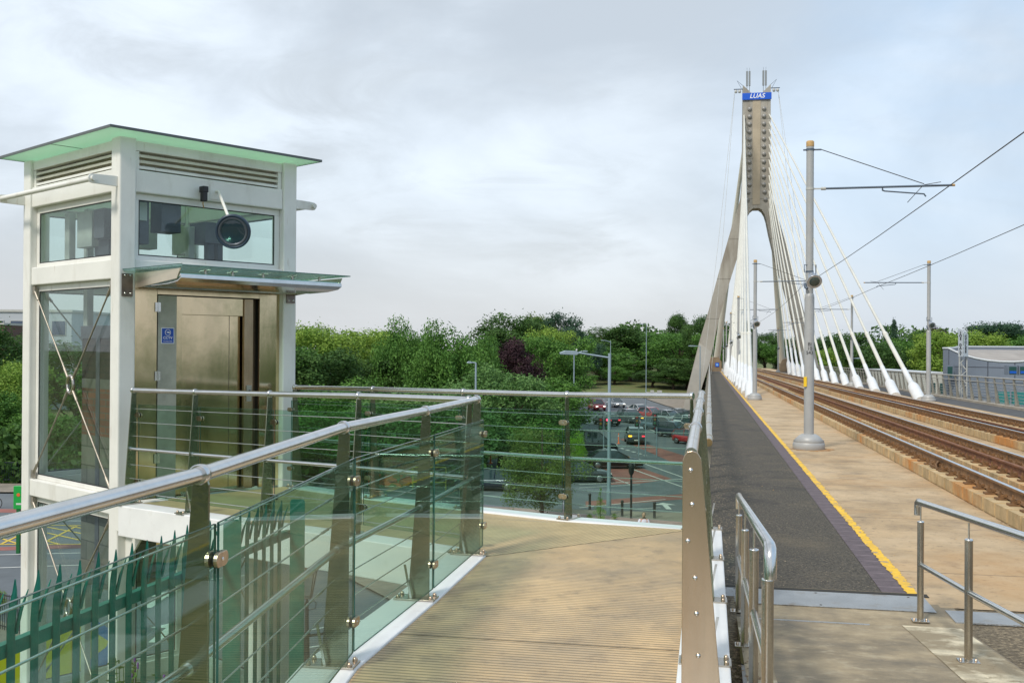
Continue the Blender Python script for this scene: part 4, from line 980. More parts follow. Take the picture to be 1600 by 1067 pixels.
# put the number in the pole's own frame
og = ORG['overhead_line_pole']
tg = MB().box((0, 0, 0), (1, 0, 0), (0, 1, 0), UZ, (-.125, -.06), (-.118, -.085), (1.40, 1.62)).build('yellow_tag', mat('tag_yellow', (.85, .55, .02), .5), P1)
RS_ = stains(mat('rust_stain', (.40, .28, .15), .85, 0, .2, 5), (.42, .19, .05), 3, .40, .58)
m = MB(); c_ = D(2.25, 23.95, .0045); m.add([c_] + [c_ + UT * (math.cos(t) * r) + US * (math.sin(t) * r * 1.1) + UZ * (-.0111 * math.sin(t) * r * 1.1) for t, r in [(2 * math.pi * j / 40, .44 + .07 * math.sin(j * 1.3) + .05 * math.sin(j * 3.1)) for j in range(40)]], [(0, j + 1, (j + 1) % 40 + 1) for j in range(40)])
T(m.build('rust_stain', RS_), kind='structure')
# contact wires
ct1 = [(4.6, -10), (4.83, 24), (4.45, 52.3), (4.83, 82), (4.45, 111), (4.8, 139), (4.5, 167), (4.7, 200)]
ct2 = [(7.9, -10), (8.0, 20), (8.05, 53.6), (7.7, 81.5), (8.1, 111), (7.7, 139), (8.1, 167), (7.9, 200)]
for ct, lab in ((ct1, 'nearer dark contact wire rising to the upper right over the near track'), (ct2, 'second contact wire over the far track, lower in the sky')):
    pts = []
    for (t0, s0), (t1, s1) in zip(ct[:-1], ct[1:]):
        for q in (0, .25, .5, .75): pts.append(D(t0 + (t1 - t0) * q, s0 + (s1 - s0) * q, 5.60 - .25 * q * (1 - q)))
    T(MB().pipe(pts, .0105, 6).build('contact_wire', WIREM), lab, 'wire')
# ================================================================== ground and streets far below
ZS = -8.0
def hill(x, y):
    d = y - 205; h = 0
    if d > 0: h = min(1, d / 70) ** 1.3 * 3.0
    return ZS - .06 + h
m = MB(); xs = list(np.arange(-900, 901, 50)); ys = [-60, -20, 0, 30, 60, 100, 140, 180, 200, 215, 230, 245, 260, 280, 320, 500, 900, 1600]
vs = [(x, y, hill(x, y)) for y in ys for x in xs]; n = len(xs)
m.add(vs, [(j * n + i, j * n + i + 1, (j + 1) * n + i + 1, (j + 1) * n + i) for j in range(len(ys) - 1) for i in range(n - 1)], True)
T(m.build('ground', SOILM), kind='structure')
def gp(name, M, px, z, kind='structure'):
    p = [G(x, y, ZS) for x, y in px]; p = [V((q.x, q.y, z)) for q in p]
    a = sum((p[i].x * p[(i + 1) % len(p)].y - p[(i + 1) % len(p)].x * p[i].y) for i in range(len(p)))
    if a < 0: p = p[::-1]
    return T(MB().poly(p).build(name, M), kind=kind)
def stripe(name, M, a, b, w, z, dash=0, gap=0, kind='structure'):
    A, B = G(*a, ZS), G(*b, ZS); A.z = B.z = z; d = B - A; ln = d.length; d.normalize(); q = perp(d, 1) * w / 2; m = MB(); x = 0
    while x < ln:
        e = min(ln, x + (dash or ln)); m.poly([A + d * x + q, A + d * e + q, A + d * e - q, A + d * x - q][::-1] if False else [A + d * x - q, A + d * x + q, A + d * e + q, A + d * e - q][::-1]); x = e + gap
    return T(m.build(name, M), kind=kind)
# main street coming from the distance, the junction and the cross street on the left
road = [(V((-75, 18)), V((-75, 66)), V((-30, 66)), V((-9, 74)), V((4, 98)), V((8, 130)), V((11, 170)), V((13, 222)), V((24, 222)), V((25, 170)), V((27, 130)), V((32, 100)), V((44, 60)), V((44, 18)))]
m = MB(); m.poly([V((p.x, p.y, ZS)) for p in road[0]][::-1]); T(m.build('street', ROADM), kind='structure')
m = MB(); m.poly([V((x, y, ZS + .10)) for x, y in ((24, 222), (36, 222), (40, 170), (46, 120), (50, 100), (32, 100), (27, 130), (25, 170))][::-1]); T(m.build('pavement', PAVE), kind='structure')
m = MB(); m.poly([V((x, y, ZS + .10)) for x, y in ((-11, 60), (-3, 61.5), (12, 59), (12, 30), (0, 33), (-3.8, 37.6), (-8, 44.5), (-12, 50))][::-1]); T(m.build('pavement', PAVE), kind='structure')
m = MB(); m.poly([V((x, y, ZS + .10)) for x, y in ((-75, 66), (-75, 70), (-30, 70), (-30, 66))]); T(m.build('pavement', PAVE), kind='structure')
m = MB(); m.poly([V((x, y, ZS + .10)) for x, y in ((-40, 34), (-30, 37), (-19, 37), (-15, 33), (-13.5, 26), (-14, 10), (-40, 10))][::-1]); T(m.build('pavement', PAVE), kind='structure')
gp('cycle_lane', REDL, [(905, 726), (960, 716), (1050, 748), (1000, 755), (955, 757), (915, 738)], ZS + .006)
gp('cycle_lane', REDL, [(968, 686), (978, 684), (1090, 718), (1090, 730), (1050, 722)], ZS + .006)
gp('cycle_lane', REDL, [(915, 783), (1075, 771), (1075, 779), (915, 792)], ZS + .006)
gp('cycle_lane', REDL, [(-60, 795), (60, 795), (250, 800), (250, 806), (60, 801), (-60, 800)], ZS + .006)
gp('cycle_lane', REDL, [(-60, 857), (60, 852), (300, 846), (300, 851), (60, 858), (-60, 862)], ZS + .006)
for a, b, w, ds, gpp in (((903, 628), (1092, 700), .15, 0, 0), ((925, 616), (1000, 648), .12, 2.5, 3.5), ((975, 632), (1060, 668), .12, 0, 0), ((1000, 722), (1085, 752), .14, 0, 0), ((980, 730), (1070, 762), .14, 0, 0),
                         ((905, 757), (1075, 748), .18, 0, 0), ((905, 762), (1000, 757), .12, 0, 0), ((905, 793), (1040, 780), .14, 0, 0), ((900, 800), (1085, 790), .12, 2, 1.5), ((970, 700), (1010, 712), .3, .8, .8), ((955, 745), (985, 757), .1, 0, 0),
                         ((745, 762), (800, 768), .12, 0, 0), ((745, 772), (830, 782), .12, 2, 2), ((-60, 868), (200, 862), .12, 0, 0), ((-60, 889), (200, 880), .12, 0, 0), ((480, 985), (640, 955), .12, 0, 0), ((480, 1012), (640, 985), .12, 0, 0), ((330, 905), (460, 890), .12, 0, 0),
                         ((-40, 812), (240, 815), .12, 0, 0), ((560, 770), (745, 760), .12, 3, 2), ((560, 720), (640, 716), .12, 2, 2)):
    stripe('road_marking', LINE, a, b, w, ZS + .012, ds, gpp)
for i in range(5):
    stripe('box_marking', LINEY, (-60 + 42 * i, 822), (30 + 62 * i, 850), .14, ZS + .016); stripe('box_marking', LINEY, (-60 + 62 * i, 850), (0 + 60 * i, 822), .14, ZS + .020)
stripe('box_marking', LINEY, (-60, 821), (250, 821), .14, ZS + .024); stripe('box_marking', LINEY, (-60, 851), (250, 850), .14, ZS + .024)
for a in (((640, 742), (720, 748)), ((650, 735), (700, 720))): stripe('box_marking', LINEY, *a, .14, ZS + .016)
# white arrows and symbols on the tarmac under the near railing
for x0, y0 in ((1040, 790), (250, 935), (262, 985)):
    c = G(x0, y0, ZS); m = MB()
    for pts in (((-.08, -1.4), (.08, -1.4), (.08, .3), (-.08, .3)), ((-.35, .3), (.35, .3), (0, 1.2))): m.poly([V((c.x + 2 * a, c.y + b, ZS + .014)) for a, b in pts])
    T(m.build('road_arrow', LINE), kind='structure')
# ------------------------------------------------------------------ vehicles
PAINT = {}
def paint(nm, c, met=.2):
    if nm not in PAINT: PAINT[nm] = mat('car_paint_' + nm, c, .28, met, 0, coat=.6)
    return PAINT[nm]
CGL = mat('car_glass', (.03, .05, .055), .05, 0, spec=1.0); TYRE = mat('tyre', (.018, .018, .018), .85); RIM = mat('rim', (.3, .3, .31), .3, .8)
HL = mat('headlamp', (.75, .75, .7), .15); TL = mat('tail_lamp', (.5, .01, .02), .2); TLON = mat('lit_brake_lamp', (.6, .02, .04), .2, emit=(1, .05, .08), est=1.6); IND = mat('lit_indicator', (.8, .35, .02), .2, emit=(1, .45, .03), est=3)
HLON = mat('lit_headlamp', (.9, .9, .8), .2, emit=(1, .97, .8), est=3); PLT = mat('number_plate', (.6, .6, .55), .5)
def car(kind, col, loc, head, label, lights=None, group='cars in the street below'):
    """local frame: +x is the front"""
    c = thing('parked_car' if kind == 'x' else 'car', label, 'car', (0, 0, 0), group)
    if kind == 'sedan': Ln, Wc, H, belt = 4.6, 1.8, 1.43, .88; cab = [(-2.0, .90), (-1.25, 1.36), (-.55, 1.43), (.25, 1.40), (1.15, .92)]
    elif kind == 'hatch': Ln, Wc, H, belt = 4.1, 1.76, 1.48, .92; cab = [(-1.98, .95), (-1.75, 1.38), (-.6, 1.48), (.2, 1.44), (1.15, .94)]
    elif kind == 'suv': Ln, Wc, H, belt = 4.5, 1.86, 1.66, 1.02; cab = [(-2.18, 1.05), (-1.95, 1.56), (-.6, 1.66), (.3, 1.62), (1.15, 1.04)]
    else: Ln, Wc, H, belt = 5.1, 1.95, 1.95, 1.1; cab = [(-2.5, 1.12), (-2.45, 1.88), (-.6, 1.95), (.9, 1.90), (1.75, 1.14)]
    hl, hw = Ln / 2, Wc / 2
    # lower body: rings along the length, with wheel arches cut as raised sills
    xs = [-hl, -hl + .06, -hl + .3, -1.72, -1.36, -1.0, 0, 1.0, 1.36, 1.72, hl - .3, hl - .08, hl]
    top = [belt * .72, belt * .98, belt * 1.03, belt * 1.04, belt * 1.03, belt, belt * .97, belt * .99, belt * .96, belt * .92, belt * .84, belt * .70, belt * .52]
    wd = [.78, .90, .96, 1, 1, 1, 1, 1, 1, .98, .93, .84, .70]; vs = []
    for x, zt, w in zip(xs, top, wd):
        zb = .24; w *= hw
        ring = [(w * .90, zb), (w, zb + .18), (w * 1.0, zt * .72), (w * .96, zt * .9), (w * .80, zt)]
        vs += [V((x, y, z)) for y, z in ring] + [V((x, -y, z)) for y, z in ring[::-1]]
    n = 10; fs = [(i * n + j, i * n + (j + 1) % n, (i + 1) * n + (j + 1) % n, (i + 1) * n + j) for i in range(len(xs) - 1) for j in range(n)]
    fs = [f for f in fs] + [tuple(range(n))[::-1], tuple(range((len(xs) - 1) * n, len(xs) * n))]
    fs = [f[::-1] for f in fs]
    b = MB().add(vs, fs, True).build('body', paint(col[0], col[1]), c)
    # cabin glass and roof
    m = MB(); vs = []
    for x, z in cab:
        k_ = (z - belt) / (H - belt); w = hw * (.93 - .20 * max(0, k_)); vs += [V((x, w, z)), V((x, -w, z))]
    base = [V((cab[0][0], hw * .93, belt * .9)), V((cab[0][0], -hw * .93, belt * .9)), V((cab[-1][0], hw * .9, belt * .9)), V((cab[-1][0], -hw * .9, belt * .9))]
    nn = len(cab); f2 = [(2 * i, 2 * i + 1, 2 * i + 3, 2 * i + 2) for i in range(nn - 1)] + [tuple([2 * i for i in range(nn)] + [2 * nn + 2, 2 * nn]), tuple([2 * i + 1 for i in range(nn)][::-1] + [2 * nn + 1, 2 * nn + 3])]
    m.add(vs + base, f2).build('windows', CGL, c, .02)
    m = MB(); p1, p2, p3 = cab[1], cab[2], cab[3]; w = hw * .735
    r = []
    for x, z in (p1, p2, p3): r += [V((x, w, z + .008)), V((x, -w, z + .008))]
    m.add(r + [p + UZ * .02 for p in r], [(6, 7, 9, 8), (8, 9, 11, 10), (0, 2, 3, 1), (2, 4, 5, 3), (0, 6, 8, 2), (2, 8, 10, 4), (1, 3, 9, 7), (3, 5, 11, 9), (0, 1, 7, 6), (4, 10, 11, 5)])
    for sy in (1, -1):       # pillars
        for (xa, za), (xb, zb) in ((cab[0], cab[1]), (cab[4], cab[3]), ((-.45, belt), (-.5, H - .03))):
            wa, wb_ = hw * .935, hw * .755
            m.pipe([V((xa, sy * wa, za)), V((xb, sy * wb_, zb))], .035, 5)
    m.build('roof', paint(col[0], col[1]), c)
    for x in (-1.36, 1.36):
        for sy in (1, -1):
            w_ = MB().lathe((x, sy * (hw - .20), .32), [(.20, 0), (.31, .01), (.32, .04), (.32, .17), (.30, .215)], (0, sy, 0), 18).build('wheel', TYRE, c)
            MB().lathe((x, sy * (hw + .012), .32), [(.21, 0), (.20, .012), (.05, .02)], (0, sy, 0), 14).build('rim', RIM, w_)
    lights = lights or ''
    for sy in (1, -1):
        MB().box((hl - .16, sy * hw * .62, belt * .66), (1, -sy * .35, 0), (0, 1, 0), UZ, (0, .10), (-.17, .17), (-.07, .07)).build('headlight', IND if 'i' in lights and sy > 0 else (HLON if 'h' in lights else HL), c, .02)
        MB().box((-hl + .10, sy * hw * .72, belt * .84), (-1, -sy * .3, 0), (0, 1, 0), UZ, (0, .10), (-.17, .15), (-.07, .08)).build('taillight', IND if 'y' in lights and sy > 0 else (TLON if 'b' in lights else TL), c, .02)
        MB().ball((.78, sy * (hw + .08), belt + .06), (.07, .1, .06), 8).build('wing_mirror', paint(col[0], col[1]), c)
    MB().cube((hl - .02, -.6, .30), (hl + .02, .6, .50)).build('grille', BLACKR, c, .01)
    for sx in (1, -1): MB().cube((sx * (hl + .025) - .01, -.26, .42 if sx < 0 else .34), (sx * (hl + .025) + .01, .26, .53 if sx < 0 else .45)).build('number_plate', PLT, c)
    c.location = (loc.x, loc.y, ZS + .01); c.rotation_euler = (0, 0, head)
    return c
RED = ('red', (.42, .025, .03)); BLK_ = ('black', (.012, .013, .016)); GRY = ('grey', (.05, .055, .06)); SIL = ('silver', (.30, .33, .35)); BLU = ('blue_grey', (.12, .17, .21)); PNK = ('faded_red', (.50, .06, .06)); NAV = ('navy', (.02, .03, .055)); WHT = ('white', (.6, .62, .62))
def hd(deg): return rad(deg)
CARS = [('suv', RED, (932, 641), -78, 'red car with lit headlamps coming down the far end of the street', 'h'),
        ('sedan', BLK_, (947, 664), 112, 'black saloon driving away behind the red traffic light', 'b'),
        ('suv', GRY, (985, 660), -70, 'black estate car first in the far queue, with an orange indicator', 'i'),
        ('hatch', PNK, (1018, 654), -62, 'faded red hatchback behind the queue of dark cars', ''),
        ('sedan', BLU, (1029, 671), -52, 'blue grey saloon with a lit indicator in the middle of the queue', 'i'),
        ('suv', SIL, (1045, 661), -55, 'silver car behind the dark four by four in the queue', ''),
        ('suv', NAV, (1055, 683), -50, 'large dark blue four by four near the right of the queue', 'h'),
        ('hatch', WHT, (1077, 668), -50, 'pale car half hidden behind the right railing', ''),
        ('hatch', RED, (1082, 694), -50, 'bright red hatchback beside the bolted end plate', ''),
        ('suv', GRY, (992, 692), 88, 'grey four by four seen from behind with a yellow indicator', 'by'),
        ('van', BLK_, (920, 707), 2, 'black van beside the small orange posts', ''),
        ('sedan', BLK_, (958, 731), 4, 'long black saloon crossing the junction, tail lamps on the left', 'b'),
        ('sedan', GRY, (905, 752), 2, 'dark saloon half hidden behind the young tree', ''),
        ('sedan', NAV, (765, 765), 170, 'dark purple saloon left of the young tree', ''),
        ('hatch', SIL, (1062, 656), -55, 'small silver car at the back of the queue', ''), ('suv', BLK_, (1078, 661), -55, 'black car at the back of the queue close to the pylon wall', ''), ('sedan', WHT, (1000, 648), -68, 'pale saloon at the far end of the queue', ''),
        ('sedan', SIL, (962, 636), -74, 'silver saloon following the far red car', 'h'), ('hatch', GRY, (1092, 672), -50, 'dark grey hatchback beyond the chrome rail end', ''),
        ('hatch', BLK_, (889, 688), 100, 'small dark car behind the bright green leaves', '')]
for kd, cl, (x, y), h, lab, li in CARS: car(kd, cl, G(x, y, ZS), hd(h), lab, li)
# ------------------------------------------------------------------ street lamps
LAMPG = mat('lamp_post_grey', (.30, .38, .43), .4, .4, .05, 3)
def lamp(label, px, Y, ytop, headdx, big=False, group='grey street lamps'):
    top = AT(px, ytop, Y); o = thing('street_lamp', label, 'street lamp', (top.x, Y, ZS), group); b = V((top.x, Y, ZS)); h = top.z
    r1 = .11 if big else .075
    MB().pipe([b, b + UZ * 1.4, V((b.x, b.y, ZS + 1.5)), V((b.x, b.y, h))], [r1 * 1.25, r1 * 1.25, r1, r1 * .75], 12).build('post', LAMPG, o)
    hx = headdx; d = V((hx, 0, 0)); sgn_ = 1 if hx > 0 else -1; L_ = abs(hx)
    if L_ > 1.2:
        MB().pipe([V((b.x, b.y, h - .25)), V((b.x + hx * .62, b.y, h + .02))], .05, 8).build('arm', LAMPG, o); c0 = V((b.x + hx * .62, b.y, h + .02)); hl_ = L_ * .38
    else:
        MB().pipe([V((b.x, b.y, h)), V((b.x + hx * .5, b.y, h + .03))], .04, 8).build('arm', LAMPG, o); c0 = V((b.x + hx * .45, b.y, h + .03)); hl_ = L_ * .7
    pr = [(0, -.05), (.08, .07), (hl_ * .7, .09), (hl_, .0), (hl_ * .95, -.07), (.1, -.09)]
    m = MB().prism([c0 + V((sgn_ * a, -.16, b_ * (1.4 if big else .8))) for a, b_ in pr], (0, .32, 0)).build('lamp_head', LAMPG, o, .02)
    if big: MB().lathe(c0 + V((sgn_ * .1, 0, .12)), [(.05, 0), (.05, .08), (.03, .1)], UZ, 8).build('sensor', LGREY, m)
    return o
lamp('largest street lamp with a long flat head pointing left', 952.5, 58.5, 552, -2.85, True)
lamp('street lamp with a short arm pointing right, behind the largest one', 897, 98, 549, 1.3)
lamp('street lamp in front of the willow with a small head pointing left', 743.5, 66, 567, -.5)
lamp('distant street lamp above the trees left of the pylon', 1010, 205, 507, -1.2)
lamp('thin far street lamp just above the largest lamp', 954, 170, 532, -1.6)
lamp('thin street lamp in front of the left pylon leg', 1094, 120, 541, -1.2)
lamp('faint street lamp in front of the purple tree', 759, 150, 521, -.4)
lamp('small street lamp seen between the right stays', 1332, 120, 560, 1.0)
# lantern lamp post below the walkway
c = G(483, 1040, ZS); Yl = 27.0; tp = AT(480, 893, Yl)
vl = thing('lantern_lamp', 'old brown lantern lamp post with a cross bar, seen through the railing glass', 'street lamp', (tp.x, Yl, ZS)); IRON = mat('brown_iron', (.075, .055, .045), .6, .4, .2, 8)
b = V((tp.x, Yl, ZS)); h = tp.z + .05
MB().lathe(b, [(.16, 0), (.16, .5), (.10, .6), (.085, 1.2), (.07, h - ZS - 1.75), (.10, h - ZS - 1.7), (.055, h - ZS - 1.6), (.045, h - ZS - .95), (.07, h - ZS - .9), (.02, h - ZS - .75)], UZ, 12).build('post', IRON, vl)
MB().box(b + UZ * (h - ZS - 1.72), (1, .3, .08), (0, 1, 0), UZ, (-.42, .42), (-.03, .03), (-.03, .03)).ball(b + V((.42, .12, h - ZS - 1.68)), .045, 8).build('ladder_bar', IRON, vl)
fr = MB(); A_ = []; B_ = []
for j in range(4):
    t = rad(45 + 90 * j); p = b + V((.15 * math.cos(t), .15 * math.sin(t), h - ZS - .72)); q = b + V((.30 * math.cos(t), .30 * math.sin(t), h - ZS - .05)); fr.pipe([p, q], .015, 6); A_.append(p); B_.append(q)
for j in range(4): fr.pipe([A_[j], A_[(j + 1) % 4]], .016, 6); fr.pipe([B_[j], B_[(j + 1) % 4]], .018, 6)
for sx in (-1, 1): fr.pipe([b + V((sx * .03, 0, h - ZS - 1.05)), b + V((sx * .22, 0, h - ZS - 1.0)), b + V((sx * .24, 0, h - ZS - .85)), b + V((sx * .17, 0, h - ZS - .80))], .01, 6)
fr.build('lantern_frame', IRON, vl)
m = MB(); 
for j in range(4): m.poly([A_[j], A_[(j + 1) % 4], B_[(j + 1) % 4], B_[j]])
m.build('lantern_glass', glass('lantern_pane', (.75, .78, .75)), vl)
m = MB(); m.add(B_ + [b + UZ * (h - ZS + .22)], [(0, 1, 4), (1, 2, 4), (2, 3, 4), (3, 0, 4)]); m.lathe(b + UZ * (h - ZS + .2), [(.05, 0), (.06, .08), (.02, .16)], UZ, 8); m.build('lantern_cap', IRON, vl)
# ------------------------------------------------------------------ traffic lights
def tlight(label, px, ybase, h, red=False, nh=1, group='traffic light poles at the junction'):
    b = G(px, ybase, ZS); o = thing('traffic_light', label, 'traffic light', (b.x, b.y, ZS), group)
    MB().pipe([b, b + UZ * h], .06, 8).build('pole', LAMPG, o)
    for i in range(nh):
        x = -.28 + .56 * i if nh > 1 else -.2
        hd_ = MB().box(b + V((x, -.05, 0)), (1, 0, 0), (0, 1, 0), UZ, (-.17, .17), (-.14, .1), (h - .95, h + .1)).build('signal_head', BLACKR, o, .03)
        for j, (cc, nm) in enumerate((((.35, .02, .02), 'red_lens'), ((.20, .12, .02), 'amber_lens'), ((.02, .13, .06), 'green_lens'))):
            onr = red and j == 0 and i == nh - 1
            key = 'lit_red_lens' if onr else nm + '_off'
            M_ = bpy.data.materials.get(key) or mat(key, cc, .3, emit=(1, .05, .12) if onr else None, est=4)
            MB().lathe(b + V((x, -.19, h - .08 - .32 * j)), [(.10, 0), (.10, .02)], (0, -1, 0), 12).build('lens', M_, hd_)
    return o
tlight('traffic light showing red, with two black heads, near the largest street lamp', 943, 716, 3.4, True, 2)
tlight('traffic light pole in front of the grey four by four, left of the tallest pole', 998, 712, 3.5)
tlight('traffic light pole furthest to the right at the red lane', 1026, 714, 3.7)
b = G(1008.5, 713, ZS); o = thing('camera_mast', 'tall slim grey mast with white detectors between the traffic lights', 'mast', (b.x, b.y, ZS))
MB().pipe([b, b + UZ * 5.6], .06, 8).build('pole', LAMPG, o)
MB().box(b + UZ * 5.6, (1, 0, 0), (0, 1, 0), UZ, (0, 1.2), (-.05, .05), (-.03, .03)).cube((b.x + .4, b.y - .12, ZS + 5.6), (b.x + .7, b.y + .12, ZS + 5.8)).cube((b.x + 1.0, b.y - .12, ZS + 5.6), (b.x + 1.4, b.y + .12, ZS + 5.78)).build('detector_arm', LGREY, o)
# bollards, cones, barriers
def bollard(label, px, yb, h, lantern=False):
    b = G(px, yb, ZS)
    if lantern:
        o = thing('slim_lamp_post', label, 'street lamp', b); MB().pipe([b, b + UZ * h], .06, 8).build('post', BLACKR, o)
        MB().lathe(b + UZ * h, [(.08, 0), (.15, .15), (.15, .45), (.17, .5), (.05, .68)], UZ, 10).build('lantern', BLACKR, o); return
    o = MB().lathe(b, [(.10, 0), (.10, .06), (.075, .08), (.075, h - .12), (.09, h - .1), (.09, h - .05), (.05, h)], UZ, 12).build('bollard', BLACKR)
    T(o, label, 'bollard', 'black bollards along the near pavement')
bollard('black bollard left of the small conifer behind the railing post', 921.5, 797, 1.0)
bollard('black bollard between the largest street lamp and the slim lantern post', 972, 809, 1.0)
bollard('black bollard to the right of the person in white', 1022.5, 812, 1.0)
bollard('slim black lantern post between two bollards', 986, 812, 2.5, True)
OR_ = mat('orange_plastic', (.75, .13, .03), .5, 0, .1, 5)
for px, yb, lab in ((753, 732, 'leaning orange traffic post left of the young tree, lower one'), (766.5, 724, 'orange traffic post close to the young tree'), (966.5, 693, 'small orange post at the tip of the red lane'), (936, 708, 'small orange post in front of the black van')):
    b = G(px, yb, ZS); o = T(MB().lathe(b, [(.16, 0), (.16, .05), (.06, .07), (.05, 1.0), (.03, 1.03)], UZ, 10).build('traffic_post', OR_), lab, 'traffic post', 'orange flexible posts on the road')
    MB().lathe(b + UZ * .7, [(.055, 0), (.055, .14)], UZ, 10).build('reflective_band', LINE, o)
# road works: orange barriers and yellow frame seen through the railing glass
c = G(612, 758, ZS); rw = thing('roadworks_barrier', 'heap of orange plastic barriers behind the railing glass', 'barrier', c)
for i, (dx, dy, a) in enumerate(((-1, 0, .3), (-.2, .4, -.2), (.8, 0, .5), (.2, -.6, .1), (1.4, .5, -.4))):
    X = V((math.cos(a), math.sin(a), 0)); Y = V((-math.sin(a), math.cos(a), 0))
    MB().prism([c + V((dx, dy, 0)) - X * .6 + Y * p + UZ * q for p, q in ((-.25, 0), (.25, 0), (.18, .2), (.08, .3), (.06, .75), (-.06, .75), (-.08, .3), (-.18, .2))], X * 1.2).build('barrier_block', OR_, rw, .02)
c = G(645, 765, ZS); YF = mat('yellow_frame', (.62, .46, .03), .5)
yf = thing('pedestrian_guard', 'yellow tubular frame standing beside the orange barriers', 'barrier', c)
for x in (0, 1.1, 2.2): MB().pipe([c + V((x, 0, 0)), c + V((x, 0, 1.5))], .03, 6).build('upright', YF, yf)
for z in (.5, 1.0, 1.5): MB().pipe([c + V((0, 0, z)), c + V((2.2, 0, z))], .03, 6).build('crossbar', YF, yf)
bx = G(525, 732, ZS)
bc = thing('site_container', 'bright blue low site container under the trees beyond the lift', 'container', bx)
MB().cube((bx.x - 2.2, bx.y, ZS), (bx.x + 2.2, bx.y + 2, ZS + 1.7)).build('container_body', mat('container_dark', (.02, .03, .05), .6), bc, .02)
m = MB(); m.cube((bx.x - 2.25, bx.y - .05, ZS + 1.705), (bx.x + 2.25, bx.y + 2.05, ZS + 2.3)); m.build('blue_lid', mat('blue_sheet', (.015, .06, .33), .5), bc, .02)
# yellow and blue hoarding below the lift
YH = mat('yellow_panel', (.93, .76, .0), .45, 0, .04, 1); BH = mat('blue_panel', (.03, .26, .62), .45)
A2, B2 = G(176, 1040, ZS), G(0, 1086, ZS); hx = (B2 - A2); hln = hx.length; hx.normalize(); hn = V((hx.y, -hx.x, 0))
if hn.y > 0: hn = -hn
ho = thing('advertising_hoarding', 'bright yellow roadside board with a blue rounded end and an arrow', 'hoarding', A2)
def hb_(a, z, d=0): return A2 + hx * a + UZ * z + hn * d
MB().prism([hb_(a, z) for a, z in ((.78, .05), (6.5, .05), (6.5, .7), (5.0, 1.0), (3.6, 1.3), (2.4, 1.6), (1.5, 1.72), (1.1, 1.7), (.78, 1.6))], hn * -.08).build('yellow_board', YH, ho)
MB().prism([hb_(a, z, -.02) for a, z in ((.775, .05), (0, .1), (0, .95), (.1, 1.1), (.3, 1.3), (.55, 1.47), (.775, 1.58))], hn * -.06).build('blue_board', BH, ho)
MB().prism([hb_(a, z, .015) for a, z in ((.79, .35), (.22, .62), (.15, .78), (.79, 1.3))], hn * -.025).build('arrow', YH, ho)
OCH = mat('ochre_post', (.35, .22, .03), .6)
for a in (1.15, 5.2): MB().prism([hb_(a, 0, .02), hb_(a + .14, 0, .02), hb_(a + .14, 2.2, .02), hb_(a, 2.2, .02)], hn * .05).build('board_post', OCH, ho)
# fences and cabinet on the left
def fence(name, label, a, b, h, step, M, th=.012):
    o = thing(name, label, 'fence', a); d = (b - a); ln = d.length; d.normalize()
    m = MB(); x = 0
    while x <= ln: m.pipe([a + d * x, a + d * x + UZ * h], th, 5, caps=False); x += step
    pk = m.build('pickets', M, o); pk['kind'] = 'stuff'
    for z in (.12, h - .05): MB().pipe([a + UZ * z, b + UZ * z], th * 1.8, 6).build('rail', M, o)
    for i in range(int(ln / 2.6) + 1): MB().pipe([a + d * 2.6 * i, a + d * 2.6 * i + UZ * (h + .08)], th * 2.6, 6).build('post', M, o)
    return o
fence('metal_fence', 'dark blue picket fence in front of the trees left of the lift', V((-62, 71, ZS + .1)), V((-14, 71, ZS + .1)), 1.35, .16, mat('fence_navy', (.015, .03, .045), .5), .016)
fence('metal_fence', 'black picket fence at the lower left edge beyond the palisade', V((-19.5, 36, ZS + .1)), V((-15.5, 33.5, ZS + .1)), 1.2, .12, BLACKR)
fence('metal_fence', 'grey mesh fence on the low wall by the pylon foot', V((30, 150, ZS)), V((38, 131, ZS)), 2.2, .3, LGREY, .02)
T(MB().prism([V((x, y, ZS)) for x, y in ((29, 140), (41, 122), (42, 122.6), (30, 140.6))], (0, 0, .9)).build('low_wall', brick('rubble_stone', (.30, .22, .13), (.22, .16, .10), (.13, .1, .07), 1, .5, .2, .02)), 'low brown stone wall at the edge of the street by the pylon', 'wall')
c = G(37, 868, ZS); gb = thing('green_cabinet', 'bright green upright sign box with an orange dot, left of the lift', 'sign', c); GRN = mat('sign_green', (.01, .33, .05), .4)
MB().cube((c.x - .35, c.y, ZS + .1), (c.x - .2, c.y + .12, ZS + 3.0)).cube((c.x + .25, c.y, ZS + .1), (c.x + .40, c.y + .12, ZS + 3.0)).build('sign_leg', mat('sign_leg_green', (.01, .12, .03), .5), gb)
MB().cube((c.x - .48, c.y - .02, ZS + 2.1), (c.x + .62, c.y + .14, ZS + 3.15)).build('sign_board', GRN, gb, .02)
MB().lathe((c.x - .25, c.y - .022, ZS + 2.75), [(.08, 0), (.08, .01)], (0, -1, 0), 12).build('orange_dot', OR_, gb)
m = MB(); m.cube((c.x - .35, c.y - .03, ZS + 2.3), (c.x + .1, c.y - .021, ZS + 2.38)); m.build('white_strip', LINE, gb)
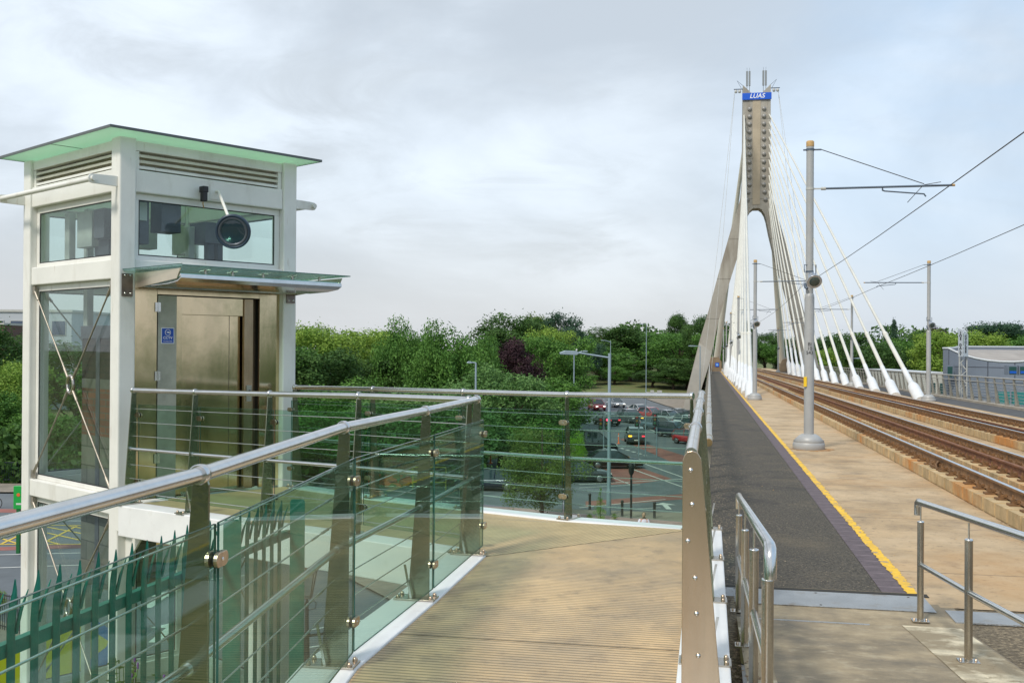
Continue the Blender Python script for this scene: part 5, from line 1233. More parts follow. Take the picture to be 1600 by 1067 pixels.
# bicycle at the left edge
c = G(-6, 795, ZS); bk = thing('bicycle', 'dark bicycle cut off by the left edge of the picture', 'bicycle', c)
for dx in (0, -1.05): MB().pipe([c + V((dx + .33 * math.cos(t), 0, .34 + .33 * math.sin(t))) for t in [2 * math.pi * j / 20 for j in range(21)]], .022, 6, caps=False).build('wheel', BLACKR, bk)
MB().pipe([c + V((-1.05, 0, .34)), c + V((-.6, 0, .3)), c + V((-.2, 0, .75)), c + V((-.75, 0, .78)), c + V((-.6, 0, .3))], .018, 6).pipe([c + V((0, 0, .34)), c + V((-.18, 0, .95)), c + V((-.1, 0, 1.0))], .018, 6).pipe([c + V((-1.05, 0, .34)), c + V((-.75, 0, .78)), c + V((-.78, 0, .92))], .016, 6).build('frame', DARKM, bk)
MB().box(c + V((-.8, 0, .92)), (1, 0, 0), (0, 1, 0), UZ, (-.1, .14), (-.05, .05), (0, .04)).build('saddle', BLACKR, bk, .01)
# ------------------------------------------------------------------ person in a white shirt
def person(loc, label):
    b = thing('person', label, 'person', (0, 0, 0))
    J = {'pel': (0, 0, .95), 'wst': (0, 0, 1.12), 'chs': (0, .01, 1.35), 'nck': (0, 0, 1.50), 'hd0': (0, -.02, 1.60), 'hd1': (0, -.02, 1.70),
         'sl': (-.17, 0, 1.43), 'el': (-.25, -.02, 1.17), 'wl': (-.10, -.22, 1.10), 'sr': (.17, 0, 1.43), 'er': (.26, -.02, 1.17), 'wr': (.10, -.24, 1.10),
         'hl': (-.09, 0, .92), 'kl': (-.10, -.12, .50), 'al': (-.10, .05, .09), 'fl': (-.10, -.12, .04), 'hr': (.09, 0, .92), 'kr': (.10, .02, .50), 'ar': (.10, .14, .10), 'fr': (.10, .0, .04)}
    R_ = {'pel': .145, 'wst': .13, 'chs': .155, 'nck': .06, 'hd0': .075, 'hd1': .09, 'sl': .075, 'el': .047, 'wl': .033, 'sr': .075, 'er': .047, 'wr': .033, 'hl': .09, 'kl': .062, 'al': .042, 'fl': .036, 'hr': .09, 'kr': .062, 'ar': .042, 'fr': .036}
    Ed = [('pel', 'wst'), ('wst', 'chs'), ('chs', 'nck'), ('nck', 'hd0'), ('hd0', 'hd1'), ('chs', 'sl'), ('sl', 'el'), ('el', 'wl'), ('chs', 'sr'), ('sr', 'er'), ('er', 'wr'), ('pel', 'hl'), ('hl', 'kl'), ('kl', 'al'), ('al', 'fl'), ('pel', 'hr'), ('hr', 'kr'), ('kr', 'ar'), ('ar', 'fr')]
    # hands: palm, thumb and four fingers each
    for sd_, w_, e_ in (('l', 'wl', 'el'), ('r', 'wr', 'er')):
        w = V(J[w_]); d = (w - V(J[e_])).normalized(); s_ = V((1, 0, 0)) * (1 if sd_ == 'l' else -1)
        J['p' + sd_] = tuple(w + d * .06); R_['p' + sd_] = .026; Ed.append((w_, 'p' + sd_))
        for i in range(4):
            a = w + d * .09 + V((0, 0, .03 - .02 * i)); c_ = a + d * (.035 - .004 * abs(i - 1)) + s_ * .01; e2 = c_ + d * .01 + s_ * .03
            for nm_, p_, r_ in (('a', a, .010), ('b', c_, .009), ('c', e2, .008)): J['f%s%d%s' % (sd_, i, nm_)] = tuple(p_); R_['f%s%d%s' % (sd_, i, nm_)] = r_
            Ed += [('p' + sd_, 'f%s%da' % (sd_, i)), ('f%s%da' % (sd_, i), 'f%s%db' % (sd_, i)), ('f%s%db' % (sd_, i), 'f%s%dc' % (sd_, i))]
        a = w + d * .05 + s_ * .03 + V((0, 0, .02)); c_ = a + d * .035 + s_ * .012
        J['t' + sd_] = tuple(a); J['u' + sd_] = tuple(c_); R_['t' + sd_] = .011; R_['u' + sd_] = .009; Ed += [('p' + sd_, 't' + sd_), ('t' + sd_, 'u' + sd_)]
    ks = list(J); me = bpy.data.meshes.new('body'); me.from_pydata([J[k_] for k_ in ks], [(ks.index(a), ks.index(b_)) for a, b_ in Ed], [])
    body = bpy.data.objects.new('body', me); scene.collection.objects.link(body); body.parent = b
    sk = body.modifiers.new('skin', 'SKIN'); 
    for i, k_ in enumerate(ks):
        v = me.skin_vertices[0].data[i]; r = R_[k_]; v.radius = (r * (1.25 if k_ in ('chs', 'pel', 'wst') else 1), r * (.8 if k_ in ('chs', 'pel', 'wst') else 1)); v.use_root = (k_ == 'pel')
    ss = body.modifiers.new('sub', 'SUBSURF'); ss.levels = ss.render_levels = 2
    me.materials.append(mat('skin', (.50, .29, .20), .55))
    hcp = V((0, -.02, 1.665))
    hd_ = MB().ball(hcp, (.077, .092, .115), 16); hd_.ball(hcp + V((0, -.098, -.01)), (.012, .018, .02), 6)
    for sx in (-1, 1): hd_.ball(hcp + V((sx * .078, .0, -.005)), (.012, .02, .03), 6)
    hd_.build('head', bpy.data.materials['skin'], b)
    f = MB()
    for sx in (-1, 1): f.ball(hcp + V((sx * .03, -.083, .01)), (.012, .006, .007), 6)
    f.box(hcp + V((0, -.087, -.055)), (1, 0, 0), (0, 1, 0), UZ, (-.022, .022), (-.004, .004), (-.004, .004)); f.build('eyes_and_mouth', IRON, b)
    MB().ball(hcp + V((0, .022, .03)), (.083, .085, .098), 14).build('hair', mat('brown_hair', (.16, .08, .035), .7), b)
    SH = mat('white_shirt', (.62, .64, .72), .8)
    m = MB(); rings = [(.90, .165, .11), (1.05, .15, .105), (1.2, .165, .11), (1.33, .19, .12), (1.42, .195, .105), (1.47, .14, .085), (1.50, .07, .065)]; vs = []
    for z, a, b_ in rings: vs += [V((a * math.cos(t), b_ * math.sin(t) + .005, z)) for t in [2 * math.pi * j / 18 for j in range(18)]]
    m.add(vs, [(i * 18 + j, i * 18 + (j + 1) % 18, (i + 1) * 18 + (j + 1) % 18, (i + 1) * 18 + j) for i in range(6) for j in range(18)], True)
    for sx in (-1, 1): m.pipe([V((sx * .15, 0, 1.44)), V((sx * .20, -.005, 1.36)), V((sx * .245, -.02, 1.20))], [.075, .075, .062], 12)
    m.build('shirt', SH, b)
    m = MB()
    for sx, kn, an in ((-1, 'kl', 'al'), (1, 'kr', 'ar')): m.pipe([V((sx * .085, 0, .97)), V((sx * .09, 0, .85)), V(J[kn]), V(J[an])], [.10, .098, .075, .06], 12)
    m.ball((0, 0, .93), (.165, .115, .1), 14); m.build('trousers', NAVY, b)
    for sx, an in ((-1, 'al'), (1, 'ar')):
        p = V(J[an]); MB().ball(p + V((0, -.07, -.05)), (.045, .13, .045), 10).build('shoe', BLACKR, b)
    MB().box((0, -.28, 1.12), (1, 0, 0), (0, 1, .4), (0, -.4, 1), (-.09, .09), (-.006, .006), (-.05, .06)).build('dark_bag', BLACKR, b)
    b.location = (loc.x, loc.y, ZS + .1)
pp = AT(1006, 802, 48.3); pp.z = 0
person(pp, 'person with short brown hair in a white shirt walking behind the edge of the walkway')
for o in scene.objects:
    if o.name == 'dark_bag': 
        w = o.matrix_world.copy(); 
# ------------------------------------------------------------------ buildings
CLAD = mat('blue_grey_cladding', (.20, .235, .29), .45, .25, .05, .3); ROOFT = mat('roof_tan', (.33, .30, .27), .9, 0, .15, .4); RIMW = mat('rim_pale', (.55, .58, .60), .5)
bl = thing('curved_building', 'low blue grey panelled building with a rounded end and flat roof beyond the bridge', 'building', (60, 95, ZS))
Yb = 96; L0 = AT(1474, 560, Yb); zt = AT(1474, 548, Yb).z
cx = L0.x + 9.8; pts = []
for j in range(13):
    t = math.pi - (math.pi / 2) * j / 12
    pts.append((cx + 9 * math.cos(t), Yb + 2 - 8.5 * math.sin(t) + 0))
pts += [(cx + 10, Yb - 6.9), (cx + 20, Yb - 7.6), (cx + 40, Yb - 10)]
back = [(cx + 46, Yb + 24), (cx + 2.0, Yb + 24), (cx - 4.6, Yb + 10)]
hts = [zt + .15 - .9 * math.sin(math.pi * min(1, max(0, i - 1) / 11)) ** 1 * 1.3 if i < 13 else zt - .1 + .6 * (i - 12) for i in range(len(pts))]
hts[12] = zt - .75; hts[13] = zt + .2; hts[14] = zt + .2; hts[15] = zt + .4
m = MB(); n = len(pts); m.add([V((x, y, ZS)) for x, y in pts] + [V((x, y, h)) for (x, y), h in zip(pts, hts)], [(i, i + 1, n + i + 1, n + i) for i in range(n - 1)])
allp = pts + back; hb = hts + [zt + .35, zt + .35, zt + .2]
m.add([V((x, y, ZS)) for x, y in [pts[-1]] + back + [pts[0]]] + [V((x, y, h)) for (x, y), h in zip([pts[-1]] + back + [pts[0]], [hts[-1], zt + .35, zt + .35, zt + .2, hts[0]])], [(i, i + 1, 6 + i, 5 + i) for i in range(4)])
wl_ = m.build('wall', CLAD, bl)
m = MB(); c0 = V((cx + 6, Yb + 8, zt - .3)); m.add([c0] + [V((x, y, h - .25)) for (x, y), h in zip(allp, hb)], [(0, i + 1, (i + 1) % len(allp) + 1) for i in range(len(allp))]); m.build('roof', ROOFT, bl)
m = MB(); R2 = [V((x, y, h + .08)) for (x, y), h in zip(allp, hb)]; m.pipe(R2 + [R2[0]], .09, 6); m.build('roof_rim', RIMW, bl)
m = MB()
for i in (1, 3, 5, 7, 9, 11, 12): m.box(V((pts[i][0], pts[i][1] - .03, 0)), (1, 0, 0), (0, 1, 0), UZ, (-.03, .03), (-.02, .02), (ZS, hts[i] - .02))
for x in np.arange(cx + 2.5, cx + 38, 2.6):
    k_ = (x - cx) / 40; y = Yb - 6.5 - .088 * (x - cx) - .03; m.box(V((x, y, 0)), (1, 0, 0), (0, 1, 0), UZ, (-.03, .03), (-.03, .03), (ZS, zt - .8 + .06 * (x - cx)))
for z in np.arange(ZS + 1.2, zt - .6, 1.35):
    m.pipe([V((x, y - .015, z)) for x, y in pts], .03, 4)
m.build('panel_joint', mat('panel_joint_dark', (.06, .07, .09), .6), wl_)
WG = mat('shop_window', (.035, .09, .085), .1, 0, spec=.8)
for px0, px1, y0, y1 in ((1574, 1589, 571, 586), (1591, 1603, 571, 586), (1478, 1489, 571, 590)):
    a = AT(px0, y1, Yb - 8.6 if px0 > 1500 else Yb - .5); b = AT(px1, y0, Yb - 8.6 if px0 > 1500 else Yb - .5)
    w = MB().cube((a.x, a.y - .1, a.z), (b.x, a.y + .6, b.z)).build('window', CLAD, bl); MB().cube((a.x + .1, a.y - .14, a.z + .1), (b.x - .1, a.y - .101, b.z - .1)).build('pane', WG, w)
    if px0 > 1500: MB().cube((a.x + .12, a.y - .16, a.z + .15), (b.x - .12, a.y - .141, a.z + .35)).build('blue_band', mat('band_blue', (.01, .1, .5), .4) if 'band_blue' not in bpy.data.materials else bpy.data.materials['band_blue'], w)
MB().cube((cx + 5, Yb + 1, zt - 1.0), (cx + 8, Yb + 3, zt - .2)).build('roof_plant', RIMW, bl, .1)
MB().cube((cx + 1.2, Yb - 1, zt - 1.0), (cx + 4, Yb + .5, zt - .45)).build('roof_plant', LGREY, bl, .1)
tl_ = MB()
for px0, px1 in ((1560, 1577), (1582, 1602)):
    a = AT(px0, 632, 87); b = AT(px1, 612, 87); tl_.cube((a.x, 86.9, a.z), (b.x, 87.2, b.z))
tl_.build('lower_window', mat('teal_glass', (.05, .22, .22), .15), bl)
bw = thing('white_building', 'pale low building beyond the far parapet, right of the last stay sleeve', 'building', (50, 110, ZS))
a = AT(1448, 640, 112); b = AT(1482, 584, 112); MB().cube((a.x, 112, ZS), (b.x, 130, b.z)).build('wall', mat('pale_wall', (.55, .56, .50), .8), bw)
MB().cube((a.x - .1, 111.9, b.z + .005), (b.x + .2, 130.2, b.z + .15)).build('roof', RIMW, bw)
for i in range(2): 
    w = MB().cube((a.x + .3 + 1.1 * i, 111.93, b.z - 2.2), (a.x + .9 + 1.1 * i, 111.995, b.z - 1.0)).build('window', WG, bw)
# sign tower on a lattice mast
Yt = 76.0; c = AT(1505, 535, Yt); zt2, zb2 = AT(1505, 513, Yt).z, AT(1505, 557, Yt).z
stw = thing('sign_tower', 'tall grey double board sign with vertical black lettering on a lattice mast', 'sign', (c.x, Yt, ZS)); SGB = mat('sign_board_grey', (.42, .47, .52), .5, .1)
ex = V((.916, -.400, 0)); ey = V((.400, .916, 0)); c0_ = V((c.x, Yt, 0))
def sp_(a, b, z): return c0_ + ex * a + ey * b + UZ * z
MB().prism([sp_(-.34, -.08, zb2), sp_(-.015, -.30, zb2), sp_(-.015, -.30, zt2 - .15), sp_(-.34, -.08, zt2)], ey * .06).build('sign_board', SGB, stw)
MB().prism([sp_(.015, -.30, zb2), sp_(.34, -.08, zb2), sp_(.34, -.08, zt2 - .45), sp_(.015, -.30, zt2 - .15)], ey * .06).build('sign_board', SGB, stw)
lx = (ex * .325 - ey * .22).normalized(); rx = (ex * .325 + ey * .22).normalized()
hgt = zt2 - zb2
text_mesh('J\nO\nE\n\nD\nA\nL\nY', .25, BLACKR, 'lettering', stw, sp_(-.18, -.205, zb2 + hgt * .46), lx, UZ, .006, bold=.010)
text_mesh('C\nY\nC\nL\nE\nS', .25, BLACKR, 'lettering', stw, sp_(.175, -.205, zb2 + hgt * .44), rx, UZ, .006, bold=.010)
m = MB()
for dx, dy in ((-.28, 0), (.28, 0), (0, .3)): m.pipe([V((c.x + dx, Yt + dy, ZS)), V((c.x + dx, Yt + dy, zb2 + .3))], .045, 6)
z = ZS; f_ = 0
while z < zb2:
    a = -.28 if f_ % 2 else .28; m.pipe([V((c.x + a, Yt, z)), V((c.x - a, Yt, z + .5))], .025, 5); m.pipe([V((c.x + a, Yt, z)), V((c.x, Yt + .3, z + .5))], .025, 5); z += .5; f_ += 1
m.build('lattice_mast', LGREY, stw)
# pale modern building at the far left
lb = thing('office_building', 'pale modern office building behind the trees at the far left', 'building', (-80, 150, ZS)); OW = mat('office_wall', (.42, .45, .48), .7); OWIN = mat('office_window', (.06, .09, .14), .2, 0, spec=.7)
a = AT(-90, 600, 150); b = AT(112, 488, 150)
MB().cube((a.x, 150, ZS), (b.x, 168, b.z)).build('wall', OW, lb)
MB().cube((a.x - .2, 149.8, b.z + .005), (b.x + .2, 168.2, b.z + .35)).build('roof', LGREY, lb)
x = a.x + .8
while x < b.x - 2:
    for z in (b.z - 3.4, b.z - 6.8, b.z - 10.2):
        w = MB().cube((x, 149.9, z), (x + 2.1, 149.995, z + 2.2)).build('window', LGREY, lb); MB().cube((x + .1, 149.86, z + .1), (x + 2.0, 149.899, z + 2.1)).build('pane', OWIN, w)
    x += 3.0
bb = thing('brick_building', 'dark brick block in front of the office building at the left edge', 'building', (-70, 140, ZS))
a = AT(-60, 600, 138); b = AT(6, 494, 138)
MB().cube((a.x, 138, ZS), (b.x, 146, b.z - 1.2)).build('wall', brick('dull_brick', (.16, .085, .065), (.12, .07, .06), (.1, .09, .08), 1, .5, .2, .02, rot=(rad(90), 0, 0)), bb)
MB().cube((a.x - .1, 137.9, b.z - 1.195), (b.x + .1, 146.1, b.z - .9)).build('roof', LGREY, bb)
# ================================================================== trees
def leaf_mesh(name, cen, nrm, size, mat_, rng, flat=.0, nk=1.5):
    """many separate leaf faces: cen (n,3), size (n,)"""
    n = len(cen); a = rng.normal(size=(n, 3)); a[:, 2] *= (1 - flat); a += nrm * nk
    a /= np.linalg.norm(a, axis=1)[:, None]
    u = np.cross(a, rng.normal(size=(n, 3))); u /= np.linalg.norm(u, axis=1)[:, None]; w = np.cross(a, u)
    s = size[:, None]; l = rng.uniform(.8, 1.5, (n, 1))
    P = np.stack([cen - u * s * l, cen - w * s * .55, cen + u * s * l, cen + w * s * .55], 1).reshape(-1, 3)
    me = bpy.data.meshes.new(name); me.vertices.add(4 * n); me.vertices.foreach_set('co', P.ravel())
    me.loops.add(4 * n); me.loops.foreach_set('vertex_index', np.arange(4 * n, dtype=np.int32))
    me.polygons.add(n); me.polygons.foreach_set('loop_start', np.arange(0, 4 * n, 4, dtype=np.int32))
    me.update(calc_edges=True); me.validate(); me.materials.append(mat_); return me
def crown(kind, seed, n=9000, size=.19):
    rng = np.random.default_rng(seed)
    L_ = []
    if kind in ('broad', 'tall', 'round'):
        R = {'broad': (4.6, 4.6, 4.3), 'tall': (3.4, 3.4, 5.0), 'round': (4.4, 4.4, 5.0)}[kind]; cz = {'broad': 7.6, 'tall': 6.9, 'round': 6.6}[kind]
        nl = 46
        for i in range(nl):
            d = rng.normal(size=3); d /= np.linalg.norm(d); q = rng.uniform(.45, 1.0) ** .7
            c = d * np.array(R) * q * .80; c[2] += cz
            L_.append((c, rng.uniform(.75, 1.65) * (1.15 if q < .7 else .85)))
    elif kind == 'willow':
        for i in range(60):
            d = rng.normal(size=3); d /= np.linalg.norm(d); d[2] = abs(d[2]) * 1.0 - .35; q = rng.uniform(.5, 1.0)
            c = d * np.array((5.0, 5.0, 6.0)) * q * .85; c[2] += 5.4; L_.append((c, rng.uniform(.6, 1.35)))
    elif kind == 'conifer':
        for i in range(70):
            z = rng.uniform(.6, 11.6); r = (12 - z) * .235; t = rng.uniform(0, 6.28); q = rng.uniform(.2, 1)
            L_.append((np.array((math.cos(t) * r * q, math.sin(t) * r * q, z)), .35 + r * .22))
    elif kind == 'cedar':
        for i in range(34):
            z = rng.choice([5.5, 6.8, 8.0, 9.2, 10.3, 11.2]) + rng.normal() * .25; r = 5.4 * (1 - (z - 5) / 11) ; t = rng.uniform(0, 6.28); q = rng.uniform(.15, 1)
            L_.append((np.array((math.cos(t) * r * q, math.sin(t) * r * q, z)), rng.uniform(.8, 1.4)))
    elif kind == 'shrub':
        for i in range(38):
            d = rng.normal(size=3); d /= np.linalg.norm(d); c = d * np.array((3.6, 3.0, 4.6)) * rng.uniform(.3, .9); c[2] += 4.2; L_.append((c, rng.uniform(.6, 1.4)))
    w = np.array([l[1] ** 2 for l in L_]); w /= w.sum(); idx = rng.choice(len(L_), n, p=w)
    C = np.array([l[0] for l in L_])[idx]; r = np.array([l[1] for l in L_])[idx]
    d = rng.normal(size=(n, 3)); d /= np.linalg.norm(d, axis=1)[:, None]
    rr = r * rng.uniform(.35, 1.0, n) ** .5 * (1 + .10 * rng.normal(size=n))
    sc_ = np.array((1, 1, .42)) if kind == 'cedar' else (np.array((1, 1, .8)) if kind != 'willow' else np.array((.8, .8, 1.1)))
    P = C + d * rr[:, None] * sc_
    # stray twigs that break the outline
    k_ = int(n * .10); j = rng.choice(n, k_); cc = np.array([0, 0, 6.5]); dd = P[j] - cc; dd /= np.linalg.norm(dd, axis=1)[:, None]
    P[j] += dd * np.minimum(rng.exponential(.28, (k_, 1)), .6) + (np.array((0, 0, -.3)) if kind == 'willow' else np.array((0, 0, .18)))
    s = rng.uniform(.6, 1.25, n) * size
    return P, d, s, L_, rng
CR_ = {}; NAT = {}
def crown_mesh(key, kind, seed, M, n=9000, size=.19):
    P, d, s, L_, rng = crown(kind, seed, n, size); NAT[key] = (np.percentile(np.abs(P[:, :2]), 98.5) * 2, np.percentile(P[:, 2], 99.7)); CR_[key] = (leaf_mesh('crown', P, d, s, M, rng), L_)
def trunk_mesh(L_, top, r=.26):
    m = MB(); pts = [V((0, 0, 0)), V((.05, .03, 1.2)), V((-.06, .05, 3)), V((.05, -.05, 5)), V((0, 0, top))]
    m.pipe(pts, [r * 1.25, r, r * .8, r * .6, r * .15], 8)
    k_ = 0
    for c, q in L_[::3]:
        c = V(c); 
        if c.z < 3: continue
        b = V((0, 0, max(1.6, c.z * .45))); mid = b.lerp(c, .55) + V((0, 0, -.3)); m.pipe([b, mid, c], [r * .36, r * .22, r * .06], 5); k_ += 1
        if k_ > 12: break
    me = bpy.data.meshes.new('trunk'); me.from_pydata(m.v, [], m.f); me.polygons.foreach_set('use_smooth', m.sm); me.materials.append(BARK); return me
spec = {'dark': ('broad', 3, F_DARK), 'dark2': ('round', 4, F_DARK), 'mid': ('broad', 5, F_MID), 'mid2': ('round', 6, F_MID), 'light': ('broad', 7, F_LIGHT), 'light2': ('round', 8, F_LIGHT),
        'willow': ('willow', 9, F_WILL), 'willow2': ('willow', 10, F_MID), 'purple': ('broad', 12, F_PURP), 'olive': ('tall', 13, F_OLIVE), 'conifer': ('conifer', 14, F_PINE), 'cedar': ('cedar', 15, F_PINE), 'tall': ('tall', 16, F_DARK), 'bluedark': ('broad', 17, F_PINE)}
TRK = {}
for kx, (kd, sdv, M) in spec.items():
    crown_mesh(kx, kd, sdv, M, 19000 if kx.startswith('willow') else 18000, .108 if kx.startswith('willow') else (.10 if kd in ('conifer', 'cedar') else .122))
    TRK[kx] = trunk_mesh(CR_[kx][1], NAT[kx][1] * (.72 if kd != 'conifer' else .93))
def tree(kind, px, ytop, Y, wpx, label, group, cname='tree', base=None):
    z0 = (hill(0, Y) if base is None else base); t = AT(px, ytop, Y); h = t.z - z0; w = wpx * Y / FOC
    o = thing(cname, label, 'tree', (0, 0, 0), group); o.location = (t.x, Y, z0 - .1)
    sx = w / NAT[kind][0] * 1.08; sz = h / NAT[kind][1]
    rz_ = random.uniform(0, 6.28)
    for me, nm in ((TRK[kind], 'trunk'), (CR_[kind][0], 'crown')):
        c = bpy.data.objects.new(nm, me); scene.collection.objects.link(c); c.parent = o; c.scale = (sx, sx, sz); c.rotation_euler = (0, 0, rz_)
    return o
GT = 'trees beyond the street'
TR = [
 # behind and left of the lift
 ('dark', -40, 500, 100, 150, 'dark tree at the far left edge below the office building'), ('light', 24, 566, 82, 110, 'yellow green tree at the left edge, left of the lift'), ('mid', -30, 600, 78, 130, 'low bushy tree behind the dark picket fence at the left edge'),
 ('mid2', 60, 640, 76, 130, 'green tree low behind the lift braces'), ('dark', 120, 535, 92, 170, 'dark tree seen through the tall lift window'), ('mid', 200, 560, 88, 170, 'broad tree hidden behind the lift column'), ('dark2', 290, 545, 96, 180, 'dark tree hidden behind the lift door'), ('mid', 390, 540, 92, 170, 'green tree just behind the right lift column'),
 # centre
 ('dark', 478, 540, 92, 150, 'dark tree just right of the lift column'), ('light', 505, 508, 130, 120, 'light yellow green tree top right of the lift'), ('light', 578, 515, 135, 130, 'second light yellow green tree top, nearer the centre'),
 ('willow2', 540, 590, 84, 150, 'green drooping tree low in the mass right of the lift'), ('dark2', 590, 560, 98, 130, 'dark round tree between two willows'), ('willow2', 638, 499, 98, 100, 'tall slim topped green willow left of centre'), ('willow2', 708, 505, 92, 130, 'tall pale green willow in the centre'),
 ('willow', 785, 572, 82, 190, 'broad grey green willow behind the small street lamp'), ('willow', 690, 600, 76, 190, 'lowest drooping willow behind the railing corner'), ('willow', 610, 610, 74, 170, 'low willow behind the landing railing'), ('mid2', 500, 640, 72, 150, 'low bush like tree behind the right lift column'),
 ('dark', 800, 492, 150, 118, 'tall dark tree behind the purple one'), ('purple', 803, 530, 112, 82, 'dark purple leaved tree'), ('olive', 838, 494, 160, 66, 'thin yellowish tree top between two dark ones'), ('bluedark', 872, 490, 150, 88, 'tall dark blue green tree right of the yellowish one'),
 ('light', 862, 512, 140, 74, 'yellow green tree in front of the dark blue green one'), ('mid', 868, 524, 118, 100, 'round mid green tree above the road sign'), ('mid2', 850, 590, 94, 130, 'green tree left of the largest street lamp'), ('willow2', 830, 640, 80, 150, 'drooping green tree by the road left of the red car'),
 ('bluedark', 905, 522, 200, 70, 'small far blue green tree beside the lamp head'), ('dark2', 965, 510, 262, 120, 'large dark tree above the grass bank'), ('mid', 1000, 520, 270, 130, 'large mid green tree right of the thin far lamp'), ('mid2', 935, 540, 250, 110, 'round tree behind the top of the largest lamp'),
 ('dark', 888, 560, 235, 90, 'dark tree left of the far red car'), ('mid', 985, 562, 245, 72, 'low round tree standing on the grass bank'), ('dark', 1030, 526, 265, 100, 'dark tree left of the poplar'), ('tall', 1058, 491, 275, 42, 'small poplar like tree standing above the others left of the pylon'), ('mid2', 1062, 522, 240, 110, 'bushy tree left of the pylon leg'), ('dark2', 1075, 560, 225, 100, 'dark tree at the foot of the left pylon leg'),
 ('dark', 1100, 494, 230, 60, 'tree showing above the left pylon leg'), ('mid', 1120, 520, 220, 60, 'tree between the pylon leg and the left stays'), ('dark', 1150, 500, 240, 60, 'tree behind the left stays'),
 # seen between the stays and on the right
 ('dark', 1195, 520, 260, 70, 'dark tree through the arch of the pylon'), ('mid', 1225, 535, 250, 60, 'green tree seen under the right pylon leg'), ('conifer', 1219, 512, 255, 22, 'small pointed conifer under the right pylon leg'), ('dark', 1260, 528, 240, 90, 'dark tree behind the nearest line pole'), ('light2', 1292, 545, 190, 60, 'bright light green tree right of the nearest line pole'),
 ('dark2', 1320, 520, 200, 110, 'dark tree behind the right stays, left part'), ('dark', 1365, 535, 180, 100, 'dark tree behind the last stays'), ('conifer', 1397, 500, 210, 34, 'tall pointed conifer above the right trees'), ('conifer', 1384, 510, 212, 22, 'smaller pointed conifer beside the tall one'), ('mid2', 1400, 530, 190, 90, 'mid green tree below the pointed conifers'), ('dark', 1440, 520, 200, 80, 'dark tree behind the right line pole'),
 ('purple', 1462, 512, 215, 60, 'dark purplish tree top right of the right line pole'), ('light2', 1475, 517, 170, 100, 'light green tree left of the sign tower'), ('light', 1522, 517, 175, 90, 'light green tree right of the sign tower'), ('cedar', 1552, 503, 190, 110, 'spreading dark cedar above the grey building'), ('cedar', 1598, 512, 195, 70, 'second cedar at the right edge'), ('bluedark', 1495, 525, 230, 110, 'dark tree behind the sign tower'),
 ('dark', 1020, 578, 228, 60, 'low dark bush behind the queue of cars'), ('dark2', 1052, 574, 222, 60, 'low dark bush near the pylon foot'), ('mid', 905, 585, 226, 50, 'low bush above the far red car'), ('mid2', 960, 572, 236, 46, 'small round tree on the grass bank left of the low round one'), ('willow2', 752, 528, 96, 80, 'feathery pale willow between the tall pale one and the purple tree'),
 ('mid', 1640, 520, 180, 130, 'green tree just past the right edge'),
]
for kd, px, yt, Y, wp, lab in TR: tree(kd, px, yt, Y, wp, lab, GT)
# tree trunks on the grass bank are part of the trees above; the young tree by the road is its own kind
P, d, s, L_, rng = crown('shrub', 31, 17000, .085); me1 = leaf_mesh('crown', P, d, s, F_OLIVE, rng)
def young(px, yt, yb, wpx, me, label, nat=7.6):
    g = G(px, yb, ZS + .1); t = AT(px, yt, g.y); h = t.z - g.z; w = wpx * g.y / FOC
    o = thing('young_tree', label, 'tree', (0, 0, 0)); o.location = g
    tm = trunk_mesh(L_, 9, .14)
    for m_, nm in ((tm, 'trunk'), (me, 'crown')):
        c = bpy.data.objects.new(nm, m_); scene.collection.objects.link(c); c.parent = o; c.scale = (w / nat, w / nat, h / 10.6)
young(846, 634, 815, 158, me1, 'leafy young tree with reddish berries in front of the parked cars')
P, d, s, L_, rng = crown('shrub', 33, 9000, .10); me2 = leaf_mesh('crown', P, d, s, F_BRIGHT, rng)
young(903, 660, 745, 46, me2, 'bright yellow green sapling beside the railing post')
P, d, s, L_, rng = crown('conifer', 34, 6000, .085); me3 = leaf_mesh('crown', P, d, s, F_BRIGHT, rng)
young(938, 766, 812, 24, me3, 'small bright green conifer shrub beside the largest street lamp', 5.6)
P, d, s, L_, rng = crown('shrub', 35, 3000, .16); me4 = leaf_mesh('crown', P, d, s, F_LIGHT, rng)
young(921, 797, 812, 12, me4, 'tiny yellowish shrub left of the small conifer'); young(960, 797, 812, 12, me4.copy(), 'tiny green shrub right of the largest street lamp')
young(-4, 905, 955, 40, me4.copy(), 'low grass tuft like shrub at the lower left')
# berries of the young tree
# weeds with purple flowers below the railing
def weeds(name, label, px, py, Y):
    c = AT(px, py, Y); o = thing(name, label, 'weed', c - UZ * 1.4); m = MB(); f = MB()
    for i in range(14):
        a = random.uniform(0, 6.28); t = c + V((math.cos(a) * .12, math.sin(a) * .12, random.uniform(-.15, .12))); b_ = c - UZ * 1.4 + V((random.uniform(-.06, .06), random.uniform(-.06, .06), 0)); mid = b_.lerp(t, .6) 
        m.pipe([b_, mid, t], .004, 4)
        for q in np.linspace(.25, 1, 12):
            p = b_.lerp(t, q); e = p + V((random.uniform(-.09, .09), random.uniform(-.05, .05), random.uniform(-.01, .06))); w = V((.008, 0, .014)); m.add([p, p.lerp(e, .5) + w, e, p.lerp(e, .5) - w], [(0, 1, 2, 3)])
        if i % 4 == 0: 
            for q in range(5): f.ball(t + UZ * (.012 * q), (.012, .012, .01), 6)
    m.build('stems_and_leaves', F_MID, o); f.build('flowers', mat('purple_flower', (.20, .05, .32), .7) if 'purple_flower' not in bpy.data.materials else bpy.data.materials['purple_flower'], o)
weeds('buddleia_weed', 'leafy weed with purple flowers behind the near fence', 196, 1040, 10.5)
weeds('buddleia_weed', 'second leafy weed below the mid rail of the near railing', 262, 1062, 9.5)
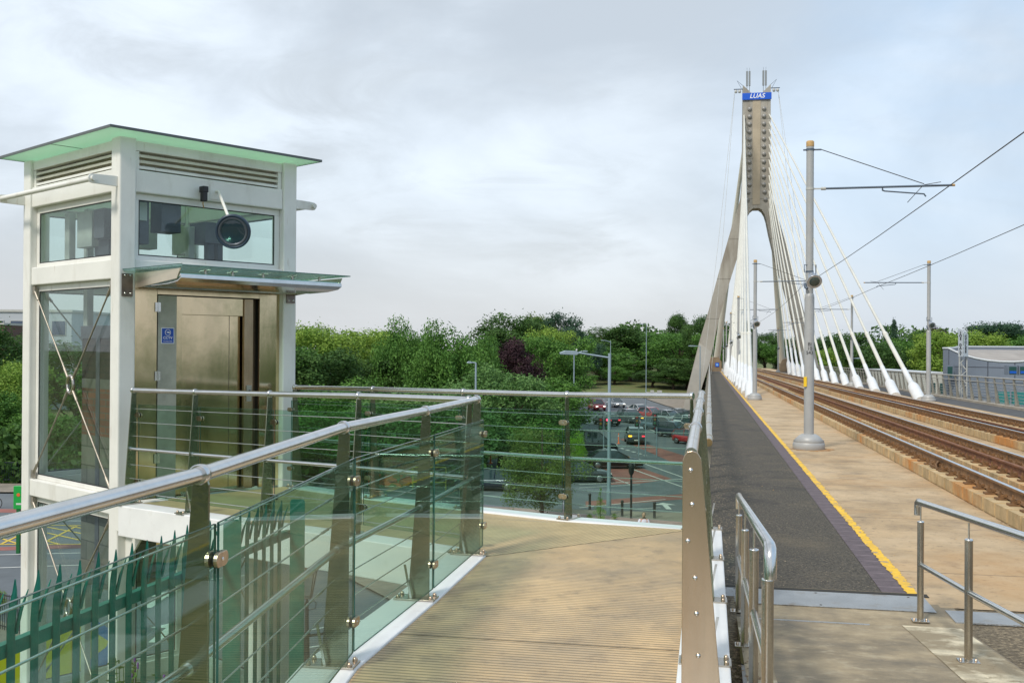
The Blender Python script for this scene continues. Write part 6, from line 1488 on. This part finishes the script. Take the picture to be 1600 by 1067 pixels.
# far wood: one mass along the horizon
n = 26000; xs = RNG.uniform(-190, 230, n); yy = 292 + RNG.uniform(0, 25, n); hh = 5.5 + 3.2 * np.sin(xs * .06) + 2.2 * np.sin(xs * .17 + 1) + 1.2 * np.sin(xs * .41)
zz = -3 + RNG.uniform(0, 1, n) ** .7 * (hh + 1.5)
me = leaf_mesh('far_wood', np.stack([xs, yy, zz], 1), RNG.normal(size=(n, 3)) * .2, RNG.uniform(.35, .8, n), F_DARK, RNG)
o = bpy.data.objects.new('far_wood', me); scene.collection.objects.link(o); T(o, kind='stuff')
# low undergrowth between the trunks
n = 30000; px_ = RNG.uniform(-60, 905, n); Yv = np.array([RNG.uniform(70, 88) if p < 760 else RNG.uniform(92, 120) for p in px_])
Xv = (px_ - 800) / FOC * Yv; zz = ZS + RNG.uniform(0, 1, n) ** 1.2 * (2.6 + 1.3 * np.sin(Xv * .5))
me = leaf_mesh('undergrowth', np.stack([Xv, Yv, zz], 1), RNG.normal(size=(n, 3)) * .2, RNG.uniform(.14, .34, n), F_DARK, RNG)
o = bpy.data.objects.new('undergrowth', me); scene.collection.objects.link(o); T(o, kind='stuff')
# woods beside and behind the viewpoint: what the brushed steel mirrors
for nm, (xa, xb), (ya, yb), ht in (('side_wood', (70, 95), (-70, 85), 9.5), ('rear_wood', (-80, 80), (-75, -55), 9.0)):
    n = 22000; xs = RNG.uniform(xa, xb, n); yy = RNG.uniform(ya, yb, n); q = (yy if nm == 'side_wood' else xs)
    zz = ZS + RNG.uniform(0, 1, n) ** .8 * (ht + 2.5 * np.sin(q * .11) + 1.5 * np.sin(q * .31))
    if nm == 'side_wood': keep = (np.arctan2(xs, yy) > rad(34)) | (yy < 0); xs, yy, zz = xs[keep], yy[keep], zz[keep]; n = len(xs)
    me = leaf_mesh(nm, np.stack([xs, yy, zz], 1), RNG.normal(size=(n, 3)) * .2, RNG.uniform(.4, .9, n), F_MID, RNG)
    o = bpy.data.objects.new(nm, me); scene.collection.objects.link(o); T(o, kind='stuff')
